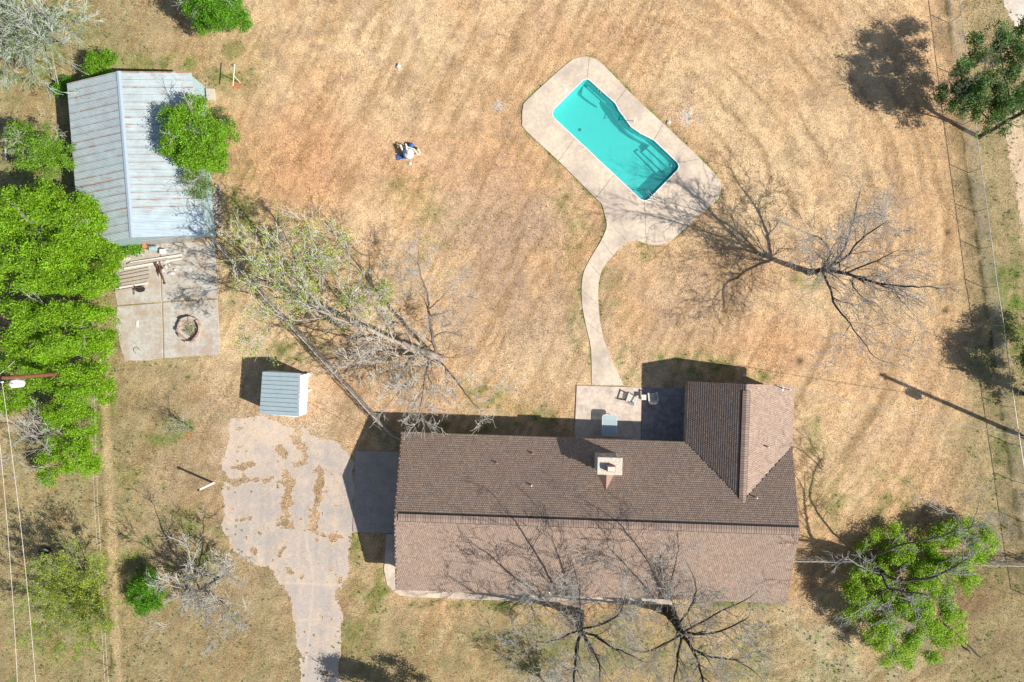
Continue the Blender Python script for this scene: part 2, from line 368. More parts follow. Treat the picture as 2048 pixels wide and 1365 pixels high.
# ground colour as a function of place: dry straw, tired pink-brown thatch, green weeds, bare earth
def ground_col(x, y):
    x = np.asarray(x, float); y = np.asarray(y, float)
    def c(*rgb): return np.array(s2l(rgb))
    tan = c(198, 163, 123); straw = c(208, 181, 142); pink = c(174, 146, 122); olive = c(150, 137, 100); earth = c(198, 148, 108); pale = c(196, 180, 152)
    n1 = fbm(x, y, 260, 0); n2 = fbm(x, y, 90, 3); n3 = fbm(x, y, 30, 1); n4 = fbm(x, y, 12, 6, 3)
    f = sstep(.35, .65, n1 * .5 + n2 * .5)[..., None]
    col = tan * (1 - f) + straw * f
    def mixin(k, cc, w):
        nonlocal col
        w = np.clip(w, 0, 1)[..., None] * k; col = col * (1 - w) + cc * w
    def blob(cx, cy, rx, ry): return np.exp(-(((x - cx) / rx) ** 2 + ((y - cy) / ry) ** 2) ** 1.2)
    mixin(.85, pink, (blob(1010, 500, 180, 200) + blob(700, 800, 200, 120) * .5 + blob(1350, 620, 190, 90) * .5) * sstep(.3, .6, n2))
    mixin(.6, pink, sstep(.52, .72, n3) * .8)
    mixin(.55, earth, blob(620, 320, 190, 110) + blob(1560, 700, 160, 60) + blob(930, 320, 130, 80) * .6 + blob(1150, 60, 200, 60) * .4)
    # olive sides
    left = 1 - sstep(180, 620, x + (n1 - .5) * 260 - 160 * sstep(700, 900, y))
    mixin(.92, olive, left * (.6 + .8 * n2))
    mixin(.5, pink, sstep(240, 340, x) * (1 - sstep(620, 760, x)) * sstep(700, 850, y) * .9)
    mixin(.9, olive, sstep(1850, 1960, x + (n2 - .5) * 120) * (.5 + .8 * n3))
    mixin(.85, olive, sstep(1140, 1270, y + (n2 - .5) * 120) * (.5 + .9 * n3))
    mixin(.7, pale, (blob(1640, 1300, 150, 90) + blob(1790, 1330, 90, 60) * .6) * sstep(.38, .62, n3))
    mixin(.7, c(120, 90, 68), blob(1930, 1230, 110, 110) * sstep(.3, .6, n2))
    # mowing arcs
    d = np.hypot(x - 1180, (y - 520) * .95) + 22 * (n1 - .5)
    d = d + 34 * (n2 - .5) + 10 * (n3 - .5); band = (np.sin(d / 31 * 2 * pi) * .5 + .5) * (.3 + .7 * fbm(x, y, 50, 5))
    wm = sstep(330, 480, d) * sstep(1180, 1330, x) * (1 - sstep(1850, 1930, x)) * (1 - .7 * sstep(980, 1100, y))
    mixin(.36, c(150, 114, 76), (band ** 2) * wm * (.3 + n2))
    mixin(.25, straw, ((1 - band) ** 2) * wm)
    th = np.arctan2((y - 520) * .95, x - 1180) * 420
    stk = noise(d / 1.0, th / 14, 6, 2) * .6 + noise(d, th / 20, 13, 3) * .4
    mixin(.62, c(136, 108, 72), sstep(.5, .85, stk) * sstep(1300, 1500, x + (n1 - .5) * 200) * (1 - sstep(1900, 1960, x)) * (.4 + .9 * n2))
    mixin(.35, c(222, 192, 146), (1 - sstep(.15, .45, stk)) * sstep(1300, 1500, x) * (1 - sstep(1900, 1960, x)))
    sk2 = noise((x + y * .5) , (y - x * .5) / 9, 9, 4)
    mixin(.4, c(150, 118, 78), sstep(.5, .85, sk2) * (1 - sstep(1300, 1500, x)))
    # green weeds
    g = np.zeros_like(x)
    for bx, by, rx, ry, s in [(820, 385, 45, 30, .7), (890, 430, 60, 30, .5), (870, 520, 50, 60, .35), (975, 790, 55, 30, .9), (935, 850, 60, 22, 1), (1060, 830, 60, 25, .8), (1155, 640, 20, 60, .6), (1155, 480, 22, 60, .6), (1120, 390, 25, 40, .7), (1225, 600, 25, 60, .5), (1290, 500, 50, 20, .8),
                              (1250, 730, 30, 40, .9), (1330, 725, 80, 22, 1), (1500, 752, 50, 14, 1), (1400, 730, 90, 25, .8), (1620, 560, 30, 20, .9), (1790, 1000, 60, 70, .6), (1630, 870, 15, 45, .7), (700, 860, 60, 40, .4), (590, 700, 60, 30, .9), (480, 430, 40, 90, .9), (450, 560, 25, 70, .8), (460, 130, 60, 50, .9), (330, 130, 110, 25, .8),
                              (70, 90, 120, 110, .9), (90, 600, 140, 200, .9), (120, 850, 120, 120, .5), (370, 1100, 120, 90, .8), (250, 1130, 60, 60, .7), (140, 1240, 80, 80, .8), (720, 1250, 30, 80, .9), (760, 1180, 20, 60, .8), (880, 1210, 40, 14, 1), (1000, 1210, 60, 14, .9), (1470, 1205, 110, 12, 1), (720, 1080, 25, 60, .9), (1150, 1300, 160, 60, .5), (1600, 1330, 250, 60, .35), (2030, 620, 50, 130, 1), (2000, 820, 30, 150, .6), (1900, 1150, 120, 40, .8), (780, 870, 30, 18, .8), (340, 870, 50, 40, .8), (250, 960, 40, 40, .5), (60, 330, 80, 60, .5), (1655, 1010, 60, 100, .5)]:
        g = np.maximum(g, s * blob(bx, by, rx, ry))
    g = g * sstep(.36, .62, n3 * .6 + n4 * .4) + sstep(.66, .74, n3 * .5 + n4 * .5) * .5 * np.clip(left + sstep(1100, 1300, y) + sstep(1800, 1950, x) + .22, 0, 1)
    # green rims of pool deck and path
    dk = np.minimum(linedist(x, y, DECK + DECK[:1]), np.minimum(linedist(x, y, PATH_L), linedist(x, y, PATH_R)))
    g = np.maximum(g, .8 * (1 - sstep(2, 9, dk)) * sstep(.4, .6, n3))
    mixin(.8, np.array(s2l((104, 124, 48))), g)
    mixin(.35, np.array(s2l((70, 96, 34))), g * sstep(.5, .7, n4))
    # worn line on the left boundary
    wl = linedist(x, y, [(196, 730), (203, 1010), (212, 1110), (228, 1400)])
    mixin(.4, straw, (1 - sstep(4, 12, np.abs(x - 12 - (196 + (y - 730) * .045)) + 8 * (n3 - .5))) * sstep(700, 760, y))
    mixin(.7, c(88, 84, 50), (1 - sstep(1, 5, wl)) * sstep(.35, .6, n3))
    # fence foot on the right
    fl = linedist(x, y, [(1890, -60), (1899, 47), (1936, 340), (1978, 651), (2014, 886), (2048, 1110), (2090, 1400)])
    mixin(.75, c(84, 78, 48), (1 - sstep(2, 8, fl)) * sstep(.3, .55, n3))
    # sandy yard and bare spots near the drive
    mixin(.75, c(206, 182, 150), (blob(520, 900, 90, 60) + blob(560, 850, 110, 30)) * sstep(.35, .6, n3))
    mixin(.8, c(206, 200, 188), blob(1378, 236, 22, 18) * sstep(.4, .55, n4) + blob(998, 213, 12, 9))
    mixin(.9, c(60, 52, 32), blob(1600, 722, 7, 7) + blob(1895, 466, 7, 6) + blob(1890, 622, 8, 6))
    mixin(.8, c(196, 110, 50), blob(380, 872, 9, 6))
    mixin(.8, c(190, 120, 80), blob(472, 172, 12, 7))
    # the grassy track beside the lane
    mixin(.7, c(206, 186, 150), (1 - sstep(8, 24, linedist(x, y, [(2026, 210), (2042, 330), (2062, 480), (2080, 640)]))))
    v = .62 + .52 * fbm(x, y, 9, 4, 2) + .26 * fbm(x, y, 34, 2, 2)
    return col * v[..., None]

# ------------------------------------------------------------------ ground
gx = np.concatenate([[-16000, -9000, -5000, -2500, -1200, -600, -300], np.arange(-120, 2176, 5.2), [2350, 2650, 3300, 4500, 7000, 11000, 18000]])
gy = np.concatenate([[-16000, -9000, -5000, -2500, -1200, -600, -300], np.arange(-100, 1470, 5.2), [1650, 1950, 2600, 3800, 6500, 10000, 17000]])
X, Y = np.meshgrid(gx, gy)
nx, ny = len(gx), len(gy)
pads = np.zeros(X.shape, bool)
Z = (fbm(X, Y, 60, 4) - .5) * .05
pooldist = np.where(inpoly(X, Y, POOL), 1, 0)
near = np.zeros(X.shape, bool)
for poly in (DECK, PATIO, YARD, CARP, WALK, HOUSEP, WINGP, PATH_L + PATH_R[::-1], DRIVE):
    near |= inpoly(X, Y, poly)
Z = np.where(near, -.01, np.minimum(Z, .02))
verts = np.stack([(X - CX) / PXM, (CY - Y) / PXM, Z], -1).reshape(-1, 3)
idx = np.arange(nx * ny).reshape(ny, nx)
faces = np.stack([idx[1:, :-1], idx[1:, 1:], idx[:-1, 1:], idx[:-1, :-1]], -1)
fcx = (X[:-1, :-1] + X[1:, 1:]) / 2; fcy = (Y[:-1, :-1] + Y[1:, 1:]) / 2
DECKIN = [(x + (1235 - x) * .06, y + (290 - y) * .06) for x, y in POOL]
hole = inpoly(fcx, fcy, POOL)
faces = faces[~hole].reshape(-1, 4)
gc0 = ground_col(X, Y); outw = ((X < -125) | (X > 2180) | (Y < -105) | (Y > 1475))[..., None]
gcol = np.where(outw, np.array(s2l((178, 154, 116))), gc0).reshape(-1, 3)
m = bpy.data.materials.new('dry_lawn'); m.use_nodes = True; t = NT(m); b = t.n['Principled BSDF']; b.inputs['Roughness'].default_value = .95
b.inputs['Specular IOR Level'].default_value = .1
a = t.new('ShaderNodeVertexColor', layer_name='Col'); w = t.pos()
c1 = t.mul(a.outputs[0], t.ramp(t.noise(9, 5, .75, w), [(.28, .5), (.52, 1.0), (.72, 1.42)]))
c1 = t.mul(c1, t.ramp(t.noise(34, 3, .7, w), [(.3, .7), (.7, 1.25)]))
c1 = t.mix(c1, (.10, .075, .04), t.ramp(t.noise(16, 4, .8, w), [(.57, 0), (.72, .65)]))
t.link(c1, b.inputs['Base Color'])
bp = t.new('ShaderNodeBump'); bp.inputs['Strength'].default_value = .8; bp.inputs['Distance'].default_value = .06
t.link(t.noise(11, 6, .8, w), bp.inputs['Height']); t.link(bp.outputs[0], b.inputs['Normal']); M['lawn'] = m
tag(np_mesh('ground', verts, faces, M['lawn'], gcol), kind='structure')

# blades of dry grass (countless: one object)
rs = np.random.RandomState(3)
N = 640000
bx = rs.uniform(-60, 2110, N); by = rs.uniform(-50, 1420, N)
keep = np.ones(N, bool)
for poly in (DECK, PATIO, YARD, CARP, WALK, HOUSEP, WINGP, BARNP, SHEDP, PATH_L + PATH_R[::-1], [(2000, -60), (2110, -60), (2110, 90), (2030, 60)]):
    keep &= ~inpoly(bx, by, poly)
keep &= ~(drive_sdf(bx, by) > 1.5)
bx = bx[keep]; by = by[keep]; N = len(bx)
col = ground_col(bx, by) * np.where(rs.rand(N, 1) < .16, rs.uniform(.2, .5, (N, 1)), rs.uniform(.65, 1.7, (N, 1)))
ang = rs.uniform(0, 2 * pi, N); L = rs.uniform(.06, .20, N); wd = rs.uniform(.009, .020, N); hz = L * rs.uniform(.15, .75, N)
hx = np.cos(ang); hy = np.sin(ang); wx = (bx - CX) / PXM; wy = (CY - by) / PXM
z0 = np.full(N, -.01)
v = np.empty((N, 3, 3), np.float32)
v[:, 0] = np.stack([wx - hy * wd, wy + hx * wd, z0], -1)
v[:, 1] = np.stack([wx + hy * wd, wy - hx * wd, z0], -1)
v[:, 2] = np.stack([wx + hx * L, wy + hy * L, z0 + hz + .02], -1)
tag(np_mesh('dry_grass', v.reshape(-1, 3), np.arange(N * 3).reshape(-1, 3), M['blade'], np.repeat(col, 3, 0)),
    'short matted straw coloured grass covering the yard', 'grass', kind='stuff')

# worn asphalt drive, a sheet with real gaps where grass has come through
def mask_sheet(name, x0, x1, y0, y1, st, fn, z, matl, colfn):
    gx_ = np.arange(x0, x1 + st, st); gy_ = np.arange(y0, y1 + st, st); X_, Y_ = np.meshgrid(gx_, gy_)
    X_ = X_ + (noise(X_, Y_, 3, 1) - .5) * st * .8; Y_ = Y_ + (noise(X_, Y_, 3, 2) - .5) * st * .8
    sd = fn(X_, Y_); idx_ = np.arange(X_.size).reshape(X_.shape)
    F = np.stack([idx_[1:, :-1], idx_[1:, 1:], idx_[:-1, 1:], idx_[:-1, :-1]], -1)
    ok = (sd[1:, :-1] + sd[1:, 1:] + sd[:-1, 1:] + sd[:-1, :-1]) / 4 > 0
    F = F[ok]
    used, inv = np.unique(F, return_inverse=True)
    vv = np.stack([(X_ - CX) / PXM, (CY - Y_) / PXM, np.full(X_.shape, z) + (fbm(X_, Y_, 40, 2) - .5) * .02], -1).reshape(-1, 3)[used]
    cc = colfn(X_, Y_).reshape(-1, 3)[used]
    return np_mesh(name, vv, inv.reshape(F.shape), matl, cc)
def drive_col(x, y):
    g = np.array(s2l((186, 172, 160))); g2 = np.array(s2l((168, 160, 152))); sa = np.array(s2l((206, 184, 160))); st_ = np.array(s2l((190, 146, 98)))
    f = fbm(x, y, 70, 1)[..., None]; col = g * f + g2 * (1 - f)
    s_ = (sstep(.5, .72, fbm(x, y, 30, 3)) * .7)[..., None]; col = col * (1 - s_) + sa * s_
    k = (1 - sstep(0, 12, drive_sdf(x, y) + 6 * (fbm(x, y, 6, 3) - .5)))[..., None] * .85; col = col * (1 - k) + sa * .93 * k
    cr = np.minimum(linedist(x + 8 * (n_a := fbm(x, y, 14, 2) - .5), y, [(560, 1165), (690, 1172)]), np.minimum(linedist(x, y + 8 * n_a, [(586, 1240), (684, 1236)]), linedist(x, y + 8 * n_a, [(610, 1060), (628, 1160), (612, 1330)])))
    k = ((1 - sstep(.5, 3.5, cr)) * .5)[..., None]; col = col * (1 - k) + sa * 1.08 * k
    tr_ = (sstep(.45, .7, fbm(x * 2.2, y * .4, 30, 6)) * .28)[..., None]; col = col * (1 - tr_) + g2 * .72 * tr_
    q = (sstep(.62, .8, fbm(x, y, 26, 5) * .6 + fbm(x, y, 9, 7) * .4) * .5)[..., None]; col = col * (1 - q) + st_ * q
    k = (sstep(960, 900, y) * sstep(620, 560, x) * .5 if False else (1 - sstep(880, 1000, y)) * .8 * (1 - sstep(540, 660, x)) * sstep(.2, .6, fbm(x, y, 20, 4)))[..., None]
    return col * (1 - k) + sa * k
tag(mask_sheet('driveway', 430, 720, 815, 1400, 2.4, drive_sdf, .015, M['asphalt'], drive_col), kind='structure')
LANE = [(2003, -60), (2012, 20), (2030, 62), (2052, 90), (2120, 110), (2120, -60)]
def lane_sdf(x, y):
    d = linedist(x, y, LANE + LANE[:1]); return np.where(inpoly(x, y, LANE), d, -d) + (fbm(x, y, 20, 1) - .5) * 22
tag(mask_sheet('gravel_lane', 1980, 2120, -60, 130, 3, lane_sdf, .015, M['asphalt'], lambda x, y: np.array(s2l((214, 200, 184))) * (.8 + .4 * fbm(x, y, 12, 3))[..., None]), kind='structure')

TRACK = [(2010, 262), (2030, 240), (2060, 300), (2092, 500), (2070, 560), (2052, 500), (2034, 400), (2018, 320)]
def track_sdf(x, y):
    d = linedist(x, y, TRACK + TRACK[:1]); return np.where(inpoly(x, y, TRACK), d, -d) + (fbm(x, y, 20, 2) - .5) * 18 + (fbm(x, y, 6, 4) - .5) * 8
tag(mask_sheet('dirt_track', 1990, 2110, 225, 580, 3, track_sdf, .015, M['asphalt'], lambda x, y: np.array(s2l((206, 180, 146))) * (.8 + .4 * fbm(x, y, 12, 3))[..., None]), kind='structure')

# ------------------------------------------------------------------ pool deck, path, patio, slabs
def slab(name, poly_px, z0, z1, matl, parent=None, gap=0.5, bevel=.012):
    cx = sum(p[0] for p in poly_px) / len(poly_px); cy = sum(p[1] for p in poly_px) / len(poly_px)
    pl = [(x + (cx - x) * gap / max(1, math.hypot(cx - x, cy - y)), y + (cy - y) * gap / max(1, math.hypot(cx - x, cy - y))) for x, y in poly_px]
    return MB().prism(w2(pl), z0, z1).build(name, matl, parent, bevel=bevel)

deck = thing('pool_deck', None, None); deck['kind'] = 'structure'
douter = catmull(DECK[:19], 3) + catmull(DECK[19:] + DECK[:1], 3)[:-1]
dinner = POOL
def near_i(pts, p): return min(range(len(pts)), key=lambda i: (pts[i][0] - p[0]) ** 2 + (pts[i][1] - p[1]) ** 2)
joints = [((1176, 115.4), (1174, 159)), ((1257, 183), (1230.5, 207.7)), ((1334, 256), (1307.4, 281.5)), ((1400, 318.5), (1356, 328)), ((1292, 488), (1290, 402.5)), ((1197, 397), (1226, 350)), ((1117, 323), (1150, 276))]
def arc(pts, i, j):
    out = [pts[i]]
    while i != j: i = (i + 1) % len(pts); out.append(pts[i])
    return out
pin = []
for k in range(len(dinner)):            # denser pool rim so joints meet it
    a_, b_ = dinner[k], dinner[(k + 1) % len(dinner)]
    n_ = max(1, int(math.hypot(a_[0] - b_[0], a_[1] - b_[1]) / 8))
    pin += [(a_[0] + (b_[0] - a_[0]) * q / n_, a_[1] + (b_[1] - a_[1]) * q / n_) for q in range(n_)]
for k in range(len(joints)):
    (o0, i0), (o1, i1) = joints[k], joints[(k + 1) % len(joints)]
    A = arc(douter, near_i(douter, o0), near_i(douter, o1)); B = arc(pin, near_i(pin, i0), near_i(pin, i1))
    slab_poly = A + B[::-1]
    # recess the joints: pull the two end edges apart a little
    def pull(p, q, r, amt=.3):
        dx, dy = r[0] - p[0], r[1] - p[1]; l = math.hypot(dx, dy) or 1
        return (p[0] + dx / l * amt, p[1] + dy / l * amt)
    A2 = [pull(A[0], None, A[1])] + A[1:-1] + [pull(A[-1], None, A[-2])]
    B2 = [pull(B[0], None, B[1])] + B[1:-1] + [pull(B[-1], None, B[-2])]
    MB().prism(w2(A2 + B2[::-1]), -.1, .07).build('slab', M['deck'], deck)
pathway = thing('garden_path', None, None); pathway['kind'] = 'structure'
pl = catmull(PATH_L, 3); pr = catmull(PATH_R, 3)
cuts = [0, 6, 12, 18, 23, 30]
for a_, b_ in zip(cuts[:-1], cuts[1:]):
    L_ = pl[a_:b_ + 1]; R_ = pr[a_:b_ + 1]
    MB().prism(w2([pull(L_[0], 0, L_[1], .28)] + L_[1:-1] + [pull(L_[-1], 0, L_[-2], .28)] + [pull(R_[-1], 0, R_[-2], .28)] + R_[1:-1][::-1] + [pull(R_[0], 0, R_[1], .28)]), -.08, .055).build('slab', M['deck'], pathway)

# white rim + shell + steps + water
poolo = thing('swimming_pool', 'turquoise fibreglass swimming pool with one curved side, set in the concrete deck', 'swimming pool', (P(1230, 285)[0], P(1230, 285)[1], 0))
def off(poly, d):
    out = []; n = len(poly); 
    for i in range(n):
        p0, p1, p2 = poly[i - 1], poly[i], poly[(i + 1) % n]
        e1 = (p1[0] - p0[0], p1[1] - p0[1]); e2 = (p2[0] - p1[0], p2[1] - p1[1])
        n1 = (-e1[1] / (math.hypot(*e1) or 1), e1[0] / (math.hypot(*e1) or 1)); n2 = (-e2[1] / (math.hypot(*e2) or 1), e2[0] / (math.hypot(*e2) or 1))
        q = (n1[0] + n2[0], n1[1] + n2[1]); l = math.hypot(*q) or 1
        out.append((p1[0] + q[0] / l * d, p1[1] + q[1] / l * d))
    return out
def ringmesh(polys, mt, name, parent, zs):
    mb = MB(); n = len(polys[0]); vs = []
    for pl_, z in zip(polys, zs): vs += [(x, y, z) for x, y in w2(pl_)]
    fs = []
    for i in range(len(polys) - 1):
        for k in range(n): fs.append((i * n + k, (i + 1) * n + k, (i + 1) * n + (k + 1) % n, i * n + (k + 1) % n))
    return mb.add(vs, fs)
rim = ringmesh([off(pin, -.9), off(pin, -.9), off(pin, .5), off(pin, .5)], None, '', None, [.05, .085, .085, -.05])
rim.build('rim', M['white'], poolo, local=False)
sh = ringmesh([off(pin, .7), off(pin, 1.4), off(pin, 4.5)], None, '', None, [.06, -.30, -1.02])
n_ = len(pin); base_ = len(sh.v) - n_
sh.f.append(tuple(range(base_ + n_ - 1, base_ - 1, -1)))
sh.build('shell', M['frp'], poolo, local=False)
def poolpiece(name, poly, z0, z1): return MB().prism(w2(poly), z0, z1).build(name, M['frp'], poolo, local=False, bevel=.02)
rightside = [p for p in POOL[0:11]]
inn = off(POOL, 7)[0:11]
poolpiece('bench', POOL[1:9] + [(x, y) for x, y in off(POOL, 8)[1:9]][::-1], -1.0, -.52)
poolpiece('bench', [(1168, 166), (1180, 170), (1204, 192), (1198, 208), (1180, 196), (1165, 184)], -1.0, -.72)
poolpiece('step', [(1305, 284), (1352, 329), (1344, 338), (1296, 293)], -1.0, -.48)
poolpiece('step', [(1296, 293), (1344, 338), (1336, 346), (1287, 300)], -1.0, -.66)
poolpiece('step', [(1283, 292), (1336, 346), (1322, 346), (1275, 298)], -1.0, -.84)
poolpiece('swimout', [(1250, 372), (1266, 371), (1292, 396), (1288, 401), (1281, 398)], -1.0, -.30)
MB().lathe((*P(1162, 252)[:2], -1.018), [(.12, 0), (.12, .02)], 12).build('drain', M['darkmetal'], poolo, local=False)
MB().lathe((*P(1346, 330)[:2], -.36), [(.1, 0), (.1, .03)], 12).build('jet', M['white'], poolo, local=False)
wp = off(pin, .9)
MB().add([(x, y, -.10) for x, y in w2(wp)], [tuple(range(len(wp)))]).build('pool_water', M['water'], poolo, local=False)
# make the water face upward
hr = thing('pool_handrail', 'bent steel grab rail at the bottom corner of the pool', 'handrail', P(1303, 396))
hb = MB()
for o_ in ((0, 0), (9, -7)):
    q = lambda x, y, h: P(x + o_[0] * .45, y + o_[1] * .45, h)
    hb.tube([q(1309, 404, .05), q(1308, 403, .75), q(1304, 398, .86), q(1292, 385, .7), q(1289, 382, -.1)], .022, 6)
hb.build('rail', M['galv'], hr, local=False)
for s_ in ((1309, 404), (1313, 401)): MB().lathe((*P(*s_)[:2], .07), [(.05, 0), (.05, .02)], 10).build('foot_plate', M['galv'], hr, local=False)
ps = thing('pool_side_post', 'short white post standing on the deck beside the curved pool edge', 'post', P(1269, 243))
MB().tube([P(1269, 243, .07), P(1269, 243, .85)], .022, 8).build('stem', M['white'], ps, local=False)
MB().tube([P(1271.5, 235, .85), P(1267.5, 246, .85)], .03, 6).build('crossbar', M['white'], ps, local=False)
tag(MB().prism(w2([(1127, 180), (1133, 178), (1136, 184), (1130, 187)]), .07, .085).build('skimmer_lid', M['white'], None), 'small white square lid on the deck near the top left pool edge', 'skimmer lid')

patio = thing('patio', None, None); patio['kind'] = 'structure'
slab('slab', [(1153, 771), (1283, 775), (1281, 886), (1148, 881)], -.1, .08, M['patio'], patio, .3)
slab('slab', [(1283.6, 775), (1374, 778), (1374, 889), (1281.6, 886)], -.1, .08, M['patiodark'], patio, .3)  # split at the wing's shadow edge, shade painted darker into this slab
tag(slab('carport_slab', CARP, -.1, .07, M['slabgrey'], None, 0), kind='structure')
walk = thing('front_walk', None, None); walk['kind'] = 'structure'
slab('slab', [(773, 1067.5), (806, 1068), (812, 1150), (817, 1160), (787, 1182), (774, 1169), (768, 1140)], -.1, .06, M['deck'], walk, .2)
slab('slab', [(787.5, 1182.5), (817, 1161), (820, 1164), (1080, 1178), (1078, 1203), (1000, 1201), (830, 1194), (800, 1191)], -.1, .06, M['deck'], walk, .2)
slab('slab', [(1081, 1178), (1350, 1192), (1345, 1210), (1079, 1203)], -.1, .06, M['deck'], walk, .2)
yard = thing('barn_yard_slab', None, None); yard['kind'] = 'structure'
slab('slab', [(252, 492), (319, 488), (323, 604), (235, 611), (226, 560)], -.1, .05, M['oldconcrete'], yard, .45)
slab('slab', [(321, 488), (430, 482), (436, 597), (325, 603)], -.1, .05, M['oldconcrete'], yard, .45)
slab('slab', [(235, 613), (324, 606), (327, 717), (290, 722), (250, 722), (240, 690), (232, 650)], -.1, .05, M['oldconcrete'], yard, .45)
slab('slab', [(326, 605), (436, 599), (441, 709), (329, 717)], -.1, .05, M['oldconcrete'], yard, .45)

# ------------------------------------------------------------------ the house
rng = random.Random(11)
HL, HW, EZ, RZ = 14.30, 5.76, 2.6, 4.42
SL = (RZ - EZ) / HW
house = thing('ranch_house', 'long single storey house with brown shingle roof and a rear wing beside the patio', 'house', ((1179.4 - CX) / PXM, (CY - 1018.1) / PXM, 0), radians(-2.0))
def roofz(x, y): return RZ - abs(y) * SL
WX0, WX1, WXR, WY = 6.5, 14.3, 10.4, 10.2
WRZ = EZ + (WXR - WX0) * SL; VY = HW - (WXR - WX0)
def slope_obj(pts, name='roof_slope'):
    mb = MB(); n = len(pts)
    vs = [(x, y, z) for x, y, z in pts] + [(x, y, z - .14) for x, y, z in pts]
    mb.add(vs, [tuple(range(n)), tuple(range(2 * n - 1, n - 1, -1))] + [(i, n + i, n + (i + 1) % n, (i + 1) % n) for i in range(n)])
    return mb.build(name, M['underlay'], house)
SHC = [tuple(k_ * q for k_, q in zip((.80, .82, .84), s2l(c))) for c in ((170, 144, 126), (178, 152, 133), (152, 129, 115), (164, 140, 124), (144, 122, 108), (184, 160, 138), (162, 144, 124), (170, 140, 123))]
def shingles(o, poly2, org, u, vdir, nu, nv, xmax, expo=.152, tabw=.160):
    """tabs laid in courses; org = eave corner, u along the eave, vdir up the slope (3D, unit)"""
    org = np.array(org); u = np.array(u); vdir = np.array(vdir); nrm = np.cross(u, vdir); nrm /= np.linalg.norm(nrm)
    if nrm[2] < 0: nrm = -nrm
    r_ = np.random.RandomState(int(abs(org[0] * 10)) + 5)
    J, I = np.meshgrid(np.arange(nv), np.arange(nu), indexing='ij')
    I = I.ravel(); J = J.ravel()
    x0 = I * tabw + (J % 2) * tabw * .5 + ((J // 2) % 3) * .03; wdt = tabw - r_.uniform(.008, .03, len(I))
    y0 = J * expo
    cen = org + np.outer(x0 + wdt / 2, u) + np.outer(y0 + expo / 2, vdir)
    x1 = np.clip(x0 + wdt, 0, xmax); x0 = np.clip(x0, 0, xmax); wdt = x1 - x0
    cen = org + np.outer(x0 + wdt / 2, u) + np.outer(y0 + expo / 2, vdir)
    ok = inpoly(cen[:, 0], cen[:, 1], poly2) & (wdt > .01)
    x0, y0, wdt = x0[ok], y0[ok], wdt[ok]; n = len(x0)
    lift = r_.uniform(.006, .012, n)
    def pt(a, b, c): return org + np.outer(a, u) + np.outer(b, vdir) + np.outer(c, nrm)
    e = expo + .02
    vs = np.stack([pt(x0, y0, np.zeros(n)), pt(x0 + wdt, y0, np.zeros(n)), pt(x0 + wdt, y0, lift), pt(x0, y0, lift), pt(x0 + wdt, y0 + e, np.full(n, .004)), pt(x0, y0 + e, np.full(n, .004)), ], 1)
    b_ = (np.arange(n) * 6)[:, None]
    f4 = np.concatenate([b_ + np.array([0, 1, 2, 3]), b_ + np.array([3, 2, 4, 5])]); 
    f4 = np.concatenate([f4, b_ + np.array([0, 3, 5, 5])])[: 2 * n]
    pal = np.array(SHC); cc = (pal[r_.randint(0, len(pal), n)] * .6 + pal.mean(0) * .52) * r_.uniform(.93, 1.07, (n, 1))
    return tag(np_mesh('shingles', vs.reshape(-1, 3), f4, M['shingle'], np.repeat(cc, 6, 0), ), kind='stuff'), o
def put(pair):
    s_, o = pair; s_.parent = o
cs = math.hypot(1, SL); upN = (0, -1 / cs, SL / cs); upS = (0, 1 / cs, SL / cs); upW = (1 / cs, 0, SL / cs); upE = (-1 / cs, 0, SL / cs)
pS = [(-HL, -HW, EZ), (HL, -HW, EZ), (HL, 0, RZ), (-HL, 0, RZ)]
pN = [(-HL, HW, EZ), (-HL, 0, RZ), (HL, 0, RZ), (HL, HW, EZ), (WXR, VY, WRZ), (WX0, HW, EZ)]
pW = [(WX0, HW, EZ), (WXR, VY, WRZ), (WXR, WY, WRZ), (WX0, WY, EZ)]
pE = [(WX1, WY, EZ), (WXR, WY, WRZ), (WXR, VY, WRZ), (WX1, HW, EZ)]
o = slope_obj(pS); put(shingles(o, [(p[0], p[1]) for p in pS], (-HL, -HW - .03, EZ), (1, 0, 0), upS, 182, 41, 2 * HL))
o = slope_obj(pN); put(shingles(o, [(p[0], p[1]) for p in pN], (-HL, HW + .03, EZ), (1, 0, 0), upN, 182, 41, 2 * HL))
o = slope_obj(pW); put(shingles(o, [(p[0], p[1]) for p in pW], (WX0 - .03, 1.5, EZ), (0, 1, 0), upW, 56, 30, WY - 1.5))
o = slope_obj(pE); put(shingles(o, [(p[0], p[1]) for p in pE], (WX1 + .03, 1.5, EZ), (0, 1, 0), upE, 56, 30, WY - 1.5))
